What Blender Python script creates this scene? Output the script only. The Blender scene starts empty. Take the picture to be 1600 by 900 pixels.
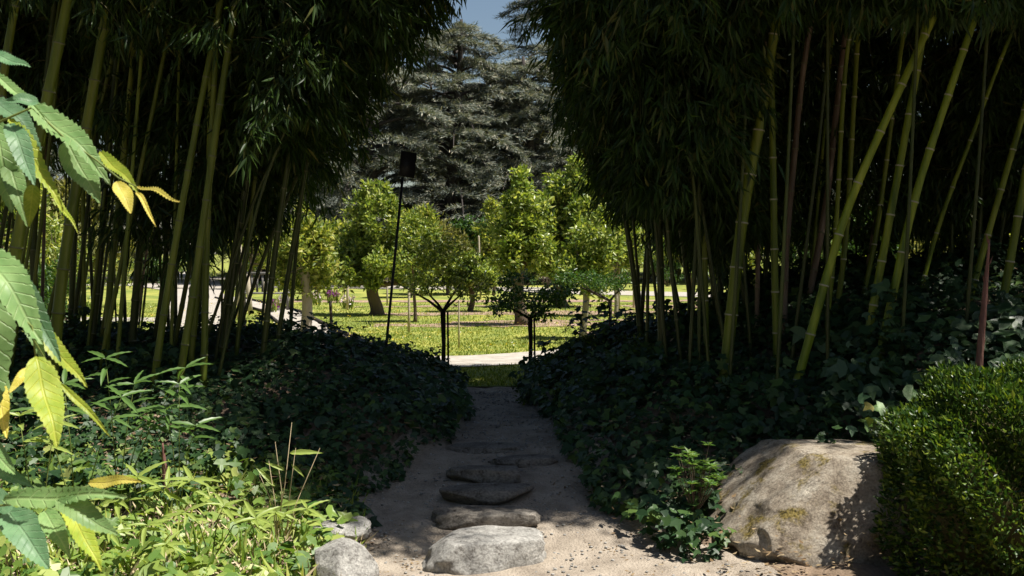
import bpy, bmesh, math, random
import numpy as np
from mathutils import Vector, noise, Matrix
random.seed(7); RNG = np.random.default_rng(7)
scene = bpy.context.scene
C = scene.collection
# ------------------------------------------------------------------ camera, light, exposure
F = 1715.0; HOR = 395.0; EYE = 1.75        # focal length in photo pixels, horizon row, eye height
cam_d = bpy.data.cameras.new('camera'); cam = bpy.data.objects.new('camera', cam_d); C.objects.link(cam)
cam.location = (0, 0, EYE); cam.rotation_euler = (math.radians(90), 0, 0)
cam_d.sensor_width = 36; cam_d.lens = 36*F/1600; cam_d.shift_y = -(450-HOR)/1600
cam_d.clip_start = 0.05; cam_d.clip_end = 1500
cam_d.dof.use_dof = True; cam_d.dof.focus_distance = 10.0; cam_d.dof.aperture_fstop = 12.0
scene.camera = cam
SUN_EL, SUN_AZ = 64.0, 102.0               # azimuth from +Y towards +X
w = bpy.data.worlds.new('World'); scene.world = w; w.use_nodes = True
nt = w.node_tree; bg = nt.nodes['Background']
sky = nt.nodes.new('ShaderNodeTexSky'); sky.sky_type = 'NISHITA'; sky.sun_disc = False
sky.sun_elevation = math.radians(SUN_EL); sky.sun_rotation = math.radians(SUN_AZ)
nt.links.new(sky.outputs[0], bg.inputs[0]); sky.air_density = 1.15; bg.inputs[1].default_value = 0.05
sd = bpy.data.lights.new('sun', 'SUN'); sd.energy = 5.0; sd.angle = math.radians(0.53); sd.color = (1.0, .95, .86)
so = bpy.data.objects.new('sun', sd); C.objects.link(so)
e, a = math.radians(SUN_EL), math.radians(SUN_AZ)
SUNV = Vector((math.cos(e)*math.sin(a), math.cos(e)*math.cos(a), math.sin(e)))
so.rotation_euler = (-SUNV).to_track_quat('-Z', 'Y').to_euler(); so.location = SUNV*30
scene.view_settings.view_transform = 'Standard'; scene.view_settings.look = 'None'
scene.view_settings.exposure = 0.85; scene.view_settings.gamma = 1.0
scene.render.resolution_x = 1600; scene.render.resolution_y = 900

GZ = 0.35                                   # garden level
def P(px, py, Y): return np.array([(px-800)/F*Y, Y, EYE-(py-HOR)/F*Y])
def gdist(py, z=GZ): return (EYE-z)*F/(py-HOR)
def G(px, py): Y = gdist(py); return np.array([(px-800)/F*Y, Y, GZ])
def ss(a, b, x): t = np.clip((x-a)/(b-a), 0, 1); return t*t*(3-2*t)
def unit(v): return v/np.maximum(np.linalg.norm(v, axis=-1, keepdims=True), 1e-9)

# ------------------------------------------------------------------ terrain
LK = np.array([(2,-1.2),(4,-.95),(6,-.8),(6.6,-.84),(7.05,-.97),(7.6,-.72),(8.14,-.5),(8.9,-.38),(11,-.55),(12,-.7)])
RK = np.array([(2,1.5),(4,1.4),(6.1,1.12),(6.4,.8),(7.15,.56),(8,.44),(9.06,.38),(10.2,.18),(11.1,.16),(12,.3)])
def zp(y): return np.interp(y, [0,6.3,8.15,8.8], [0,0,.31,.35])
def xl(y): return np.interp(y, LK[:,0], LK[:,1])
def xr(y): return np.interp(y, RK[:,0], RK[:,1])
def wob(x, y, s=1.0):
    return (np.sin(x*2.1*s+1.3)*np.cos(y*1.7*s+.4)+.5*np.sin(x*4.7*s-y*3.1*s)+.35*np.sin(x*9.3*s+y*7.9*s+2))/1.85
def H(x, y):
    x = np.asarray(x, float); y = np.asarray(y, float)
    base = zp(y)
    dl = np.maximum(xl(y)-x, 0); dr = np.maximum(x-xr(y), 0)
    Al = np.interp(y, [3,5.5,7.2,8.5,9.6,10.3,11.0,12.2], [0,.14,.18,.36,.58,.58,.35,0])
    L = Al*(1-np.exp(-dl/.5))*np.interp(x, [-30,-9,-6,0],[0,.8,1,1])
    prof = np.interp(dr, [0,.1,.65,1.07,1.7,2.3,4,9,20], [0,.16,.5,.64,.82,1.12,1.3,1.2,0])
    Ar = np.interp(y, [4.5,6,7,8.3,9.5,10.5,11.1,12.6], [0,.12,.36,.6,.85,1,.75,0])
    R = prof*Ar + .14*np.exp(-((x-3.6)/1.0)**2-((y-8.2)/1.2)**2)
    n = (wob(x, y)*.05+.03*np.sin(x*11+y*3)*np.sin(y*9-x*5))*np.clip((dl+dr)*2, .12, 1)*np.interp(y, [0,11,13],[1,1,0])
    return base+L+R+n
def Hs(x, y): return float(H(x, y))

# ------------------------------------------------------------------ mesh building
class MB:
    def __init__(s): s.V=[]; s.T=[]; s.Q=[]; s.n=0
    def tris(s, v, t):
        s.V.append(np.asarray(v, float)); s.T.append(np.asarray(t, int)+s.n); s.n += len(v)
    def quads(s, v, q):
        s.V.append(np.asarray(v, float)); s.Q.append(np.asarray(q, int)+s.n); s.n += len(v)
    def tube(s, pts, rad, sides=8, cap=True):
        pts = np.asarray(pts, float); m = len(pts); rad = np.broadcast_to(rad, (m,))
        T = unit(np.gradient(pts, axis=0))
        ref = np.array([0,0,1.]) if abs(T[:,2]).mean() < .85 else np.array([0,1.,0])
        A = unit(np.cross(T, ref)); B = np.cross(T, A)
        th = np.linspace(0, 2*np.pi, sides, endpoint=False)
        ring = pts[:,None]+rad[:,None,None]*(A[:,None]*np.cos(th)[None,:,None]+B[:,None]*np.sin(th)[None,:,None])
        V = ring.reshape(-1,3); i = np.arange(m-1)[:,None]*sides; j = np.arange(sides)[None]; k = (j+1)%sides
        Q = np.stack([i+j, i+sides+j, i+sides+k, i+k], -1).reshape(-1,4)
        s.quads(V, Q)
        if cap:
            t = [(0,k,k+1) for k in range(1,sides-1)]; o = (m-1)*sides
            t = [(a,b,c) for a,b,c in t]+[(o+a,o+c,o+b) for a,b,c in t]
            s.T.append(np.array(t)+s.n-len(V))
        return s
    def box(s, c, size, rz=0, rx=0):
        hx,hy,hz = np.array(size)/2
        v = np.array([(x,y,z) for x in(-hx,hx) for y in(-hy,hy) for z in(-hz,hz)])
        R = np.array(Matrix.Rotation(rz,3,'Z') @ Matrix.Rotation(rx,3,'X'))
        s.quads(v@R.T+np.array(c), [(0,1,3,2),(4,6,7,5),(0,4,5,1),(2,3,7,6),(0,2,6,4),(1,5,7,3)]); return s
    def leaves(s, base, d, side, L, W, fold=.25, wp=.38, droop=0.):
        """lance shaped leaves, two folded halves; base/d/side (n,3)"""
        d = unit(d); side = unit(side-np.sum(side*d,-1,keepdims=True)*d); nn = np.cross(d, side)
        L = np.broadcast_to(L,(len(base),))[:,None]; W = np.broadcast_to(W,(len(base),))[:,None]
        a = base; m = base+d*L*wp; t = base+d*L-nn*L*droop
        l = m+side*W/2+nn*W*fold; r = m-side*W/2+nn*W*fold
        V = np.stack([a,l,t,r],1).reshape(-1,3); i = np.arange(len(base))[:,None]*4
        s.tris(V, np.concatenate([i+[0,2,1], i+[0,3,2]],1).reshape(-1,3))
    def shaped(s, pts2, tri, base, d, side, L):
        """leaves of an arbitrary 2-D outline with height; pts2 rows = (along, across, up)"""
        d = unit(d); side = unit(side-np.sum(side*d,-1,keepdims=True)*d); nn = np.cross(d, side)
        L = np.broadcast_to(L,(len(base),))[:,None,None]
        p = np.asarray(pts2, float)
        V = base[:,None]+L*(d[:,None]*p[None,:,0:1]+side[:,None]*p[None,:,1:2]+nn[:,None]*p[None,:,2:3])
        k = len(p); i = np.arange(len(base))[:,None,None]*k
        s.tris(V.reshape(-1,3), (i+np.asarray(tri)[None]).reshape(-1,3))
    def mesh(s, name, smooth=False):
        me = bpy.data.meshes.new(name)
        V = np.concatenate(s.V) if s.V else np.zeros((0,3))
        T = np.concatenate(s.T) if s.T else np.zeros((0,3),int); Q = np.concatenate(s.Q) if s.Q else np.zeros((0,4),int)
        me.vertices.add(len(V)); me.vertices.foreach_set('co', V.astype(np.float32).ravel())
        loops = np.concatenate([T.ravel(), Q.ravel()]).astype(np.int32)
        me.loops.add(len(loops)); me.loops.foreach_set('vertex_index', loops)
        st = np.concatenate([np.arange(len(T))*3, len(T)*3+np.arange(len(Q))*4]).astype(np.int32)
        me.polygons.add(len(st)); me.polygons.foreach_set('loop_start', st)
        if smooth: me.polygons.foreach_set('use_smooth', np.ones(len(st), bool))
        me.update(calc_edges=True); me.validate()
        return me
    def build(s, name, mat, parent=None, smooth=False, kind=None):
        return link(name, s.mesh(name, smooth), mat, parent, kind)
def link(name, me, mat, parent=None, kind=None):
    if mat and not me.materials: me.materials.append(mat)
    o = bpy.data.objects.new(name, me); C.objects.link(o)
    if parent:
        o.parent = parent; o.matrix_parent_inverse = Matrix.Translation(-parent.location)
    if kind: o['kind'] = kind
    return o
def tag(o, label=None, cat=None, group=None, kind=None):
    if label: o['label'] = label
    if cat: o['category'] = cat
    if group: o['group'] = group
    if kind: o['kind'] = kind
    return o
def thing(name, label, cat, loc=(0,0,0), group=None):
    o = bpy.data.objects.new(name, None); C.objects.link(o); o.location = [float(v) for v in loc]; o.empty_display_size = .1
    return tag(o, label, cat, group)

# ------------------------------------------------------------------ materials
def mat(name):
    m = bpy.data.materials.new(name); m.use_nodes = True
    return m, m.node_tree.nodes, m.node_tree.links, m.node_tree.nodes['Principled BSDF']
def ramp(N, cols, pos=None):
    r = N.new('ShaderNodeValToRGB'); n = len(cols)
    pos = pos or [i/(n-1) for i in range(n)]
    while len(r.color_ramp.elements) < n: r.color_ramp.elements.new(.5)
    for e_, c, p in zip(r.color_ramp.elements, cols, pos): e_.position = p; e_.color = (*c, 1)
    return r
def leafmat(name, cols, trans=.35, rough=.42, spec=.4, tcol=1.35, pos=None):
    m, N, L, b = mat(name)
    g = N.new('ShaderNodeNewGeometry'); r = ramp(N, cols, pos); L.new(g.outputs['Random Per Island'], r.inputs[0])
    nz = N.new('ShaderNodeTexNoise'); nz.inputs['Scale'].default_value = 1.1; nz.inputs['Detail'].default_value = 2
    hs = N.new('ShaderNodeHueSaturation'); L.new(r.outputs[0], hs.inputs['Color'])
    mr = N.new('ShaderNodeMapRange'); mr.inputs[3].default_value = .65; mr.inputs[4].default_value = 1.35
    tc = N.new('ShaderNodeTexCoord'); L.new(tc.outputs['Object'], nz.inputs['Vector']); L.new(nz.outputs[0], mr.inputs[0]); L.new(mr.outputs[0], hs.inputs['Value'])
    L.new(hs.outputs[0], b.inputs['Base Color']); b.inputs['Roughness'].default_value = rough
    b.inputs['Specular IOR Level'].default_value = spec
    t = N.new('ShaderNodeBsdfTranslucent'); mx = N.new('ShaderNodeMix'); mx.data_type = 'RGBA'; mx.blend_type = 'MULTIPLY'; mx.inputs[0].default_value = 1
    L.new(hs.outputs[0], mx.inputs[6]); mx.inputs[7].default_value = (tcol*1.12, tcol*1.1, tcol*.45, 1); L.new(mx.outputs[2], t.inputs[0])
    ms = N.new('ShaderNodeMixShader'); ms.inputs[0].default_value = trans
    L.new(b.outputs[0], ms.inputs[1]); L.new(t.outputs[0], ms.inputs[2]); L.new(ms.outputs[0], N['Material Output'].inputs[0])
    return m
def roughmat(name, cols, scale=4., rough=.9, bump=.4, bscale=30., pos=None, stretch=None, detail=8, dist=.02):
    m, N, L, b = mat(name)
    tc = N.new('ShaderNodeTexCoord'); mp = N.new('ShaderNodeMapping'); L.new(tc.outputs['Object'], mp.inputs[0])
    if stretch: mp.inputs['Scale'].default_value = stretch
    n1 = N.new('ShaderNodeTexNoise'); n1.inputs['Scale'].default_value = scale; n1.inputs['Detail'].default_value = detail; n1.inputs['Roughness'].default_value = .68
    L.new(mp.outputs[0], n1.inputs[0]); r = ramp(N, cols, pos); L.new(n1.outputs[0], r.inputs[0]); L.new(r.outputs[0], b.inputs['Base Color'])
    n2 = N.new('ShaderNodeTexNoise'); n2.inputs['Scale'].default_value = bscale; n2.inputs['Detail'].default_value = 6; L.new(mp.outputs[0], n2.inputs[0])
    bp = N.new('ShaderNodeBump'); bp.inputs['Strength'].default_value = bump; bp.inputs['Distance'].default_value = dist
    L.new(n2.outputs[0], bp.inputs['Height']); L.new(bp.outputs[0], b.inputs['Normal']); b.inputs['Roughness'].default_value = rough
    b.inputs['Specular IOR Level'].default_value = .25
    return m
M = {}
M['dirt'] = roughmat('dirt', [(.10,.07,.045),(.2,.145,.10),(.30,.22,.155)], 5, .95, .8, 60, [.3,.5,.7])
M['sand'] = roughmat('sand_path', [(.2,.165,.13),(.32,.27,.215),(.43,.37,.3)], 4.5, .95, .9, 70, [.32,.5,.7])
M['gravel'] = roughmat('gravel', [(.27,.24,.2),(.37,.335,.29),(.46,.42,.37)], 6, .95, .4, 60, [.3,.5,.7])
M['lawn'] = roughmat('lawn', [(.10,.14,.03),(.19,.225,.045),(.33,.32,.07),(.42,.36,.12)], 1.3, .95, .7, 40, [.3,.47,.6,.75])
M['mulch'] = roughmat('mulch', [(.16,.10,.07),(.30,.205,.15),(.42,.31,.24)], 9, .95, .8, 50, [.3,.5,.7])
M['edging'] = roughmat('edging', [(.02,.016,.012),(.05,.04,.03)], 5)
M['chips'] = leafmat('wood_chips', [(.25,.17,.11),(.46,.34,.24),(.66,.54,.4)], .0, .9, .2)
M['litter'] = leafmat('fallen_leaves', [(.10,.06,.03),(.22,.15,.08),(.36,.28,.17)], .1, .8, .2)
M['bamboo_leaf'] = leafmat('bamboo_leaf', [(.018,.038,.009),(.032,.066,.012),(.05,.095,.016),(.12,.12,.03)], .3, .45, .3, pos=[0,.5,.9,1])
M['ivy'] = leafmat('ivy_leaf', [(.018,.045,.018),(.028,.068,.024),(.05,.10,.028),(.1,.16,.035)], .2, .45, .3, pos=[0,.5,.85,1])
M['ivy_broad'] = leafmat('broad_ivy_leaf', [(.03,.07,.03),(.055,.11,.04),(.10,.16,.06)], .2, .42, .4)  # paler than the bank ivy, standing in for patches of sun
M['ivy_lit'] = leafmat('ivy_sunlit_leaf', [(.05,.12,.025),(.13,.22,.04),(.25,.33,.07),(.36,.4,.12)], .3, .42, .35, pos=[0,.4,.85,1])  # bank ivy repeated in brighter greens; sunlight put into the colour
M['bush'] = leafmat('bush_leaf', [(.018,.045,.01),(.035,.08,.014),(.09,.15,.02),(.2,.26,.035)], .28, .38, .35, pos=[0,.4,.8,1])
M['grass'] = leafmat('grass_blade', [(.10,.15,.03),(.2,.27,.05),(.34,.36,.08),(.5,.45,.15)], .35, .5, .25, pos=[0,.45,.85,1])
M['dwarf'] = leafmat('dwarf_bamboo_sunlit_leaf', [(.14,.25,.05),(.28,.38,.08),(.48,.5,.16)], .38, .42, .35)  # dwarf bamboo leaf brightened, sunlight put into the colour
M['dwarf_dark'] = leafmat('dwarf_bamboo_dark_leaf', [(.05,.12,.03),(.09,.18,.04),(.16,.24,.07)], .3, .4, .4)  # darker copy of the leaf; shade under the grove put into its greens
M['fruit'] = leafmat('fruit_leaf', [(.06,.11,.024),(.17,.24,.045),(.32,.38,.08),(.5,.52,.2)], .36, .36, .5, 1.3, pos=[0,.4,.8,1])
M['fruit_yellow'] = leafmat('young_leaf', [(.09,.14,.03),(.18,.24,.05),(.3,.34,.08),(.44,.42,.14)], .42, .45, .3)
M['fruit_dark'] = leafmat('dark_leaf', [(.02,.06,.012),(.045,.1,.02),(.08,.15,.025)], .3, .4, .4)
M['bronze'] = leafmat('bronze_leaf', [(.10,.11,.04),(.18,.19,.06),(.3,.28,.10)], .35, .5, .25)
M['cedar'] = leafmat('cedar_needles', [(.07,.095,.08),(.155,.18,.15),(.27,.275,.225),(.44,.4,.31)], .12, .6, .2, tcol=1, pos=[0,.45,.8,1])
M['bark'] = roughmat('bark', [(.05,.038,.028),(.12,.09,.065),(.2,.16,.12)], 6, .95, 1, 22, stretch=(1,1,.25))
M['pale_bark'] = roughmat('pale_bark', [(.16,.13,.10),(.3,.26,.21),(.44,.4,.34)], 14, .95, 1, 24, stretch=(1,1,.3))
M['cedar_bark'] = roughmat('cedar_bark', [(.03,.026,.024),(.07,.06,.055)], 6, .95, 1, 22)
M['stem'] = roughmat('green_stem', [(.10,.14,.03),(.2,.24,.06)], 20, .6, .1)
M['straw'] = roughmat('straw', [(.38,.29,.17),(.6,.5,.32)], 20, .8, .1)
M['twig'] = roughmat('twig', [(.05,.055,.02),(.12,.1,.04)], 20, .7, .1)
M['stake'] = roughmat('stake_wood', [(.3,.25,.18),(.5,.44,.34)], 14, .9, .3)
M['dark_stake'] = roughmat('dark_stake', [(.02,.017,.014),(.05,.04,.03)], 14, .9, .3)
M['shoot'] = roughmat('bamboo_shoot_sheath', [(.11,.05,.04),(.2,.1,.08),(.3,.17,.12)], 22, .7, .5, 60, stretch=(1,1,.2))
M['metal'] = roughmat('dark_metal', [(.012,.012,.013),(.03,.03,.032)], 12, .5, .1)
M['bench'] = roughmat('weathered_wood', [(.10,.095,.09),(.2,.19,.18)], 14, .9, .4)
def bamboo_mat(name, c0, c1, c2):
    m, N, L, b = mat(name)
    tc = N.new('ShaderNodeTexCoord'); mp = N.new('ShaderNodeMapping'); mp.inputs['Scale'].default_value = (1,1,.12); L.new(tc.outputs['Object'], mp.inputs[0])
    n = N.new('ShaderNodeTexNoise'); n.inputs['Scale'].default_value = 14; n.inputs['Detail'].default_value = 6; L.new(mp.outputs[0], n.inputs[0])
    r = ramp(N, [c0,c1,c2], [.32,.52,.72]); L.new(n.outputs[0], r.inputs[0])
    oi = N.new('ShaderNodeObjectInfo'); hs = N.new('ShaderNodeHueSaturation'); mr = N.new('ShaderNodeMapRange'); mr.inputs[3].default_value=.7; mr.inputs[4].default_value=1.25
    L.new(oi.outputs['Random'], mr.inputs[0]); L.new(mr.outputs[0], hs.inputs['Value']); L.new(r.outputs[0], hs.inputs['Color']); L.new(hs.outputs[0], b.inputs['Base Color'])
    b.inputs['Roughness'].default_value = .38; b.inputs['Specular IOR Level'].default_value = .4
    return m
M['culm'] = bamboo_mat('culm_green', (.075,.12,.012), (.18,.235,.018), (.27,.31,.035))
M['culm_half_shaded'] = bamboo_mat('culm_half_shaded', (.08,.11,.012), (.13,.165,.018), (.2,.22,.03))  # culm green toned down to carry the shade of the left grove
M['culm_shaded'] = bamboo_mat('culm_shaded', (.03,.045,.01), (.055,.075,.015), (.09,.11,.025))  # green culm repeated darker; grove shade put into the colour
M['ring_shaded'] = roughmat('shaded_node_ring', [(.10,.11,.05),(.2,.2,.12)], 20, .8, .1)  # dimmer copy of the node ring, coloured as if in shade
M['culm_brown'] = bamboo_mat('culm_brown', (.12,.08,.05), (.22,.16,.11), (.34,.27,.2))
M['ring'] = roughmat('node_ring', [(.3,.3,.2),(.5,.48,.38)], 20, .8, .1)
def rock_mat(name, cols, moss=0.):
    m, N, L, b = mat(name)
    tc = N.new('ShaderNodeTexCoord')
    n1 = N.new('ShaderNodeTexNoise'); n1.inputs['Scale'].default_value = 5; n1.inputs['Detail'].default_value = 12; n1.inputs['Roughness'].default_value=.72
    L.new(tc.outputs['Object'], n1.inputs[0]); r = ramp(N, cols, [.3,.5,.72][:len(cols)]); L.new(n1.outputs[0], r.inputs[0]); out = r.outputs[0]
    n3 = N.new('ShaderNodeTexNoise'); n3.inputs['Scale'].default_value = 70; n3.inputs['Detail'].default_value = 4; L.new(tc.outputs['Object'], n3.inputs[0])
    sp = N.new('ShaderNodeMix'); sp.data_type='RGBA'; sp.blend_type='MULTIPLY'; sp.inputs[0].default_value=.5
    r3 = ramp(N, [(.45,.45,.45),(1.2,1.2,1.2)], [.35,.6]); L.new(n3.outputs[0], r3.inputs[0]); L.new(out, sp.inputs[6]); L.new(r3.outputs[0], sp.inputs[7]); out = sp.outputs[2]
    hgt = n1.outputs[0]
    if moss:
        n2 = N.new('ShaderNodeTexNoise'); n2.inputs['Scale'].default_value = 3.2; n2.inputs['Detail'].default_value = 9; n2.inputs['Roughness'].default_value=.66
        mp = N.new('ShaderNodeMapping'); mp.inputs['Location'].default_value=(1.1,2.4,.2); L.new(tc.outputs['Object'], mp.inputs[0]); L.new(mp.outputs[0], n2.inputs[0])
        rm = ramp(N, [(0,0,0),(1,1,1)], [.53,.6]); L.new(n2.outputs[0], rm.inputs[0])
        sx = N.new('ShaderNodeSeparateXYZ'); L.new(tc.outputs['Object'], sx.inputs[0])
        mr = N.new('ShaderNodeMapRange'); mr.inputs[1].default_value = .48; mr.inputs[2].default_value = .38; L.new(sx.outputs[2], mr.inputs[0])
        mu = N.new('ShaderNodeMath'); mu.operation='MULTIPLY'; L.new(rm.outputs[0], mu.inputs[0]); L.new(mr.outputs[0], mu.inputs[1])
        mc = ramp(N, [(.06,.05,.018),(.2,.15,.04),(.32,.25,.08)], [.35,.5,.65]); L.new(n3.outputs[0], mc.inputs[0])
        mx = N.new('ShaderNodeMix'); mx.data_type='RGBA'; L.new(mu.outputs[0], mx.inputs[0]); L.new(out, mx.inputs[6]); L.new(mc.outputs[0], mx.inputs[7]); out = mx.outputs[2]
    n5 = N.new('ShaderNodeTexNoise'); n5.inputs['Scale'].default_value = 17; n5.inputs['Detail'].default_value = 10; n5.inputs['Roughness'].default_value=.8; L.new(tc.outputs['Object'], n5.inputs[0])
    r5 = ramp(N, [(.3,.27,.25),(1,1,1),(1.25,1.25,1.25)], [.38,.47,.7]); L.new(n5.outputs[0], r5.inputs[0])
    m5 = N.new('ShaderNodeMix'); m5.data_type='RGBA'; m5.blend_type='MULTIPLY'; m5.inputs[0].default_value=.75; L.new(out, m5.inputs[6]); L.new(r5.outputs[0], m5.inputs[7]); out = m5.outputs[2]
    L.new(out, b.inputs['Base Color']); b.inputs['Roughness'].default_value=.88; b.inputs['Specular IOR Level'].default_value=.25
    bp = N.new('ShaderNodeBump'); bp.inputs['Strength'].default_value=1.; bp.inputs['Distance'].default_value=.06; L.new(hgt, bp.inputs['Height'])
    b2 = N.new('ShaderNodeBump'); b2.inputs['Strength'].default_value=.8; b2.inputs['Distance'].default_value=.02; L.new(n5.outputs[0], b2.inputs['Height']); L.new(bp.outputs[0], b2.inputs['Normal'])
    L.new(b2.outputs[0], b.inputs['Normal']); return m
M['boulder'] = rock_mat('boulder_stone', [(.15,.11,.075),(.39,.33,.255),(.58,.53,.44)], 1.)
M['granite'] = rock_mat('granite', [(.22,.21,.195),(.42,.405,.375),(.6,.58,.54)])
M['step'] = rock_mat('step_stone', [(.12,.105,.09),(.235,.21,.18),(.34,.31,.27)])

# ------------------------------------------------------------------ ground
def grid(xs, ys, zf):
    X, Y = np.meshgrid(xs, ys); Z = zf(X, Y); nx = len(xs); ny = len(ys)
    V = np.stack([X,Y,Z],-1).reshape(-1,3); i = (np.arange(ny-1)[:,None]*nx+np.arange(nx-1)[None]).ravel()
    return V, np.stack([i,i+1,i+nx+1,i+nx],1)
def axis(lo, a, b, hi, step):
    mid = np.arange(a, b, step); out = [b]; s_ = step
    while out[-1] < hi: s_ *= 1.35; out.append(out[-1]+s_)
    inn = [a]; s_ = step
    while inn[-1] > lo: s_ *= 1.35; inn.append(inn[-1]-s_)
    return np.array(inn[:0:-1]+list(mid)+out)
m = MB(); m.quads(*grid(axis(-400,-8,8,400,.08), axis(-300,3,13.5,900,.08), lambda x,y: H(x,y)-.0)); m.build('ground', M['dirt'], smooth=True, kind='structure')
# sandy footpath following the terrain
def ribbon(name, fn_l, fn_r, ys, n, m_, dz):
    V=[]; 
    for y in ys:
        l, r = fn_l(y), fn_r(y)
        for t in np.linspace(0,1,n): x = l+(r-l)*t; V.append((x,y,0))
    V = np.array(V); V[:,2] = H(V[:,0],V[:,1])+dz+.009*wob(V[:,0]*3,V[:,1]*3)+.004*wob(V[:,0]*9,V[:,1]*8)
    i = (np.arange(len(ys)-1)[:,None]*n+np.arange(n-1)[None]).ravel()
    b = MB(); b.quads(V, np.stack([i,i+1,i+n+1,i+n],1)); return b.build(name, m_, smooth=True, kind='structure')
ribbon('footpath', lambda y: xl(y)-.25, lambda y: xr(y)+.25, np.arange(-2,11.35,.06), 40, M['sand'], .012)
def jag(pts, amp, seed):
    r = random.Random(seed); return [(x+r.uniform(-amp,amp), y+r.uniform(-amp,amp)) for x,y in pts]
def strip(name, center, width, m_, dz, kind='structure', seg=.4, amp=.05, seed=1):
    c = np.array(center, float); d = np.r_[0, np.cumsum(np.linalg.norm(np.diff(c,axis=0),axis=1))]
    s_ = np.linspace(0, d[-1], max(3,int(d[-1]/seg))); cx = np.interp(s_, d, c[:,0]); cy = np.interp(s_, d, c[:,1])
    wd = np.interp(s_, d, np.broadcast_to(width, (len(c),)).astype(float))
    T = unit(np.stack([np.gradient(cx),np.gradient(cy)],1)); Nn = np.stack([-T[:,1],T[:,0]],1)
    r = np.random.default_rng(seed); a_ = wd/2+r.uniform(-amp,amp,len(s_)); b_ = wd/2+r.uniform(-amp,amp,len(s_))
    p = np.stack([cx,cy],1); A = p+Nn*a_[:,None]; B = p-Nn*b_[:,None]
    V = np.concatenate([np.c_[A, np.full(len(A),GZ+dz)], np.c_[B, np.full(len(B),GZ+dz)]]); n = len(A); i = np.arange(n-1)
    q = MB(); q.quads(V, np.stack([i,i+n,i+n+1,i+1],1)); return q.build(name, m_, kind=kind)
# lawn sheet: strip of grass behind the plateau and the whole orchard
LX = axis(-300,-12,12,300,.25); LY = axis(11.3,12.6,30,800,.25); LY = np.r_[np.arange(11.3,12.6,.12), LY[LY>=12.6]]
m = MB(); m.quads(*grid(LX, LY, lambda x,y: np.maximum(H(x,y),GZ)+.02+.006*wob(x,y,.6))); m.build('lawn', M['lawn'], smooth=True, kind='structure')
CROSS = [(-30,9.5),(-6,12.55),(-1,13.75),(0,14.2),(1,15.0),(4,16.6),(20,24)]
strip('cross_path', CROSS, 1.35, M['gravel'], .034, amp=.07, seed=3)
DIAG = [(-16,47),(-8.5,33),(-5.3,25.3),(-3.6,19.5),(-2.5,16.2),(-1.8,14.4)]
strip('side_path', DIAG, .75, M['gravel'], .038, seed=4)
strip('wide_path', [(-4.2,13.6),(-5.8,19.5),(-9.2,32),(-15,52),(-24,80)], [1.2,1.2,1.7,2.2,3], M['gravel'], .042, seed=5)
strip('wide_path', [(-30,24),(-6,22.5)], 1.4, M['gravel'], .030, seed=6)
strip('far_path', [(-24,50),(0,42),(3,38),(7,35.5),(14,33),(40,28)], 3.6, M['gravel'], .034, seed=7)
strip('far_path', [(-40,60),(40,58)], 5, M['gravel'], .030, seed=8)
for k,(a_,b_,wd) in enumerate([((-3.2,24.6),(5.5,25.8),1.1),((-2.6,20.7),(3.6,21.3),.8),((-1.2,21.8),(6.5,23.2),.5),((-7,31),(8,31.5),1.0),((1.2,18.6),(7,20.5),1.0),((-4,28),(7,28.6),.5),((3,28),(12,27),1.4)]):
    strip('mulch_bed', [a_, ((a_[0]+b_[0])/2,(a_[1]+b_[1])/2), b_], [wd*1.0,wd*1.35,wd*.9], M['mulch'], .0275+.0007*k, seg=.28, amp=.3, seed=20+k)
m = MB()
for off in (-.42,.42):
    c = np.array(DIAG[1:-1]); m.tube(np.c_[c[:,0]+off, c[:,1], np.full(len(c),GZ+.06)], .035, 5)
tag(m.build('path_edging', M['edging']), 'dark low edging along both sides of the narrow diagonal garden path', 'edging')

# grass blades on the nearer lawn
def in_strip(x, y, center, wd):
    c = np.array(center); return np.abs(y-np.interp(x, c[:,0], c[:,1])) < wd
def blades(name, n, xr_, yr_, h, wd, m_, seed, keep=None):
    r = np.random.default_rng(seed); y = yr_[0]*(yr_[1]/yr_[0])**r.random(n); x = r.uniform(-.42,.42,n)*y+r.uniform(-1,1,n) if xr_ is None else r.uniform(*xr_, n)
    k = np.ones(n,bool) if keep is None else keep(x,y); x=x[k]; y=y[k]; n=len(x)
    b = np.c_[x,y,np.maximum(H(x,y),GZ if y.min()>11 else -1)+.01]; d = np.c_[r.normal(0,.35,(n,2)), np.ones(n)]
    q = MB(); hh = h*r.uniform(.5,1.3,n); s_ = unit(np.c_[r.normal(size=(n,2)),np.zeros(n)]); d = unit(d)
    V = np.stack([b-s_*wd, b+s_*wd, b+d*hh[:,None]],1).reshape(-1,3); q.tris(V, np.arange(3*n).reshape(-1,3)); return q
keep = lambda x,y: ~in_strip(x,y,CROSS,.72) & ~((np.abs(x-np.interp(y,[c[1] for c in DIAG[::-1]],[c[0] for c in DIAG[::-1]]))<.45)&(y>14.5)) & (x>-.42*y)
q = blades('grass', 130000, None, (11.35,30), .045, .012, None, 3, keep)
tag(q.build('grass', M['grass']), 'short green and yellowish grass of the orchard lawn', 'grass', kind='stuff')
r = np.random.default_rng(44); n = 2600
y = 15.5*(34/15.5)**r.random(n); x = r.uniform(-.33,.3,n)*y; k = wob(x,y,.5)>.05; x=x[k]; y=y[k]; n=len(x)
q = MB(); q.leaves(np.c_[x,y,np.full(n,GZ+.09)], np.c_[r.normal(size=(n,2)),r.normal(0,.2,n)], r.normal(size=(n,3)), .032, .032)
flower_m = leafmat('flower_petal', [(.6,.42,.04),(.6,.5,.12),(.6,.6,.5)], .3, .6, .2); tag(q.build('meadow_flowers', flower_m), 'tiny yellow and white flowers dotted through the orchard lawn', 'flowers', kind='stuff')

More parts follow.
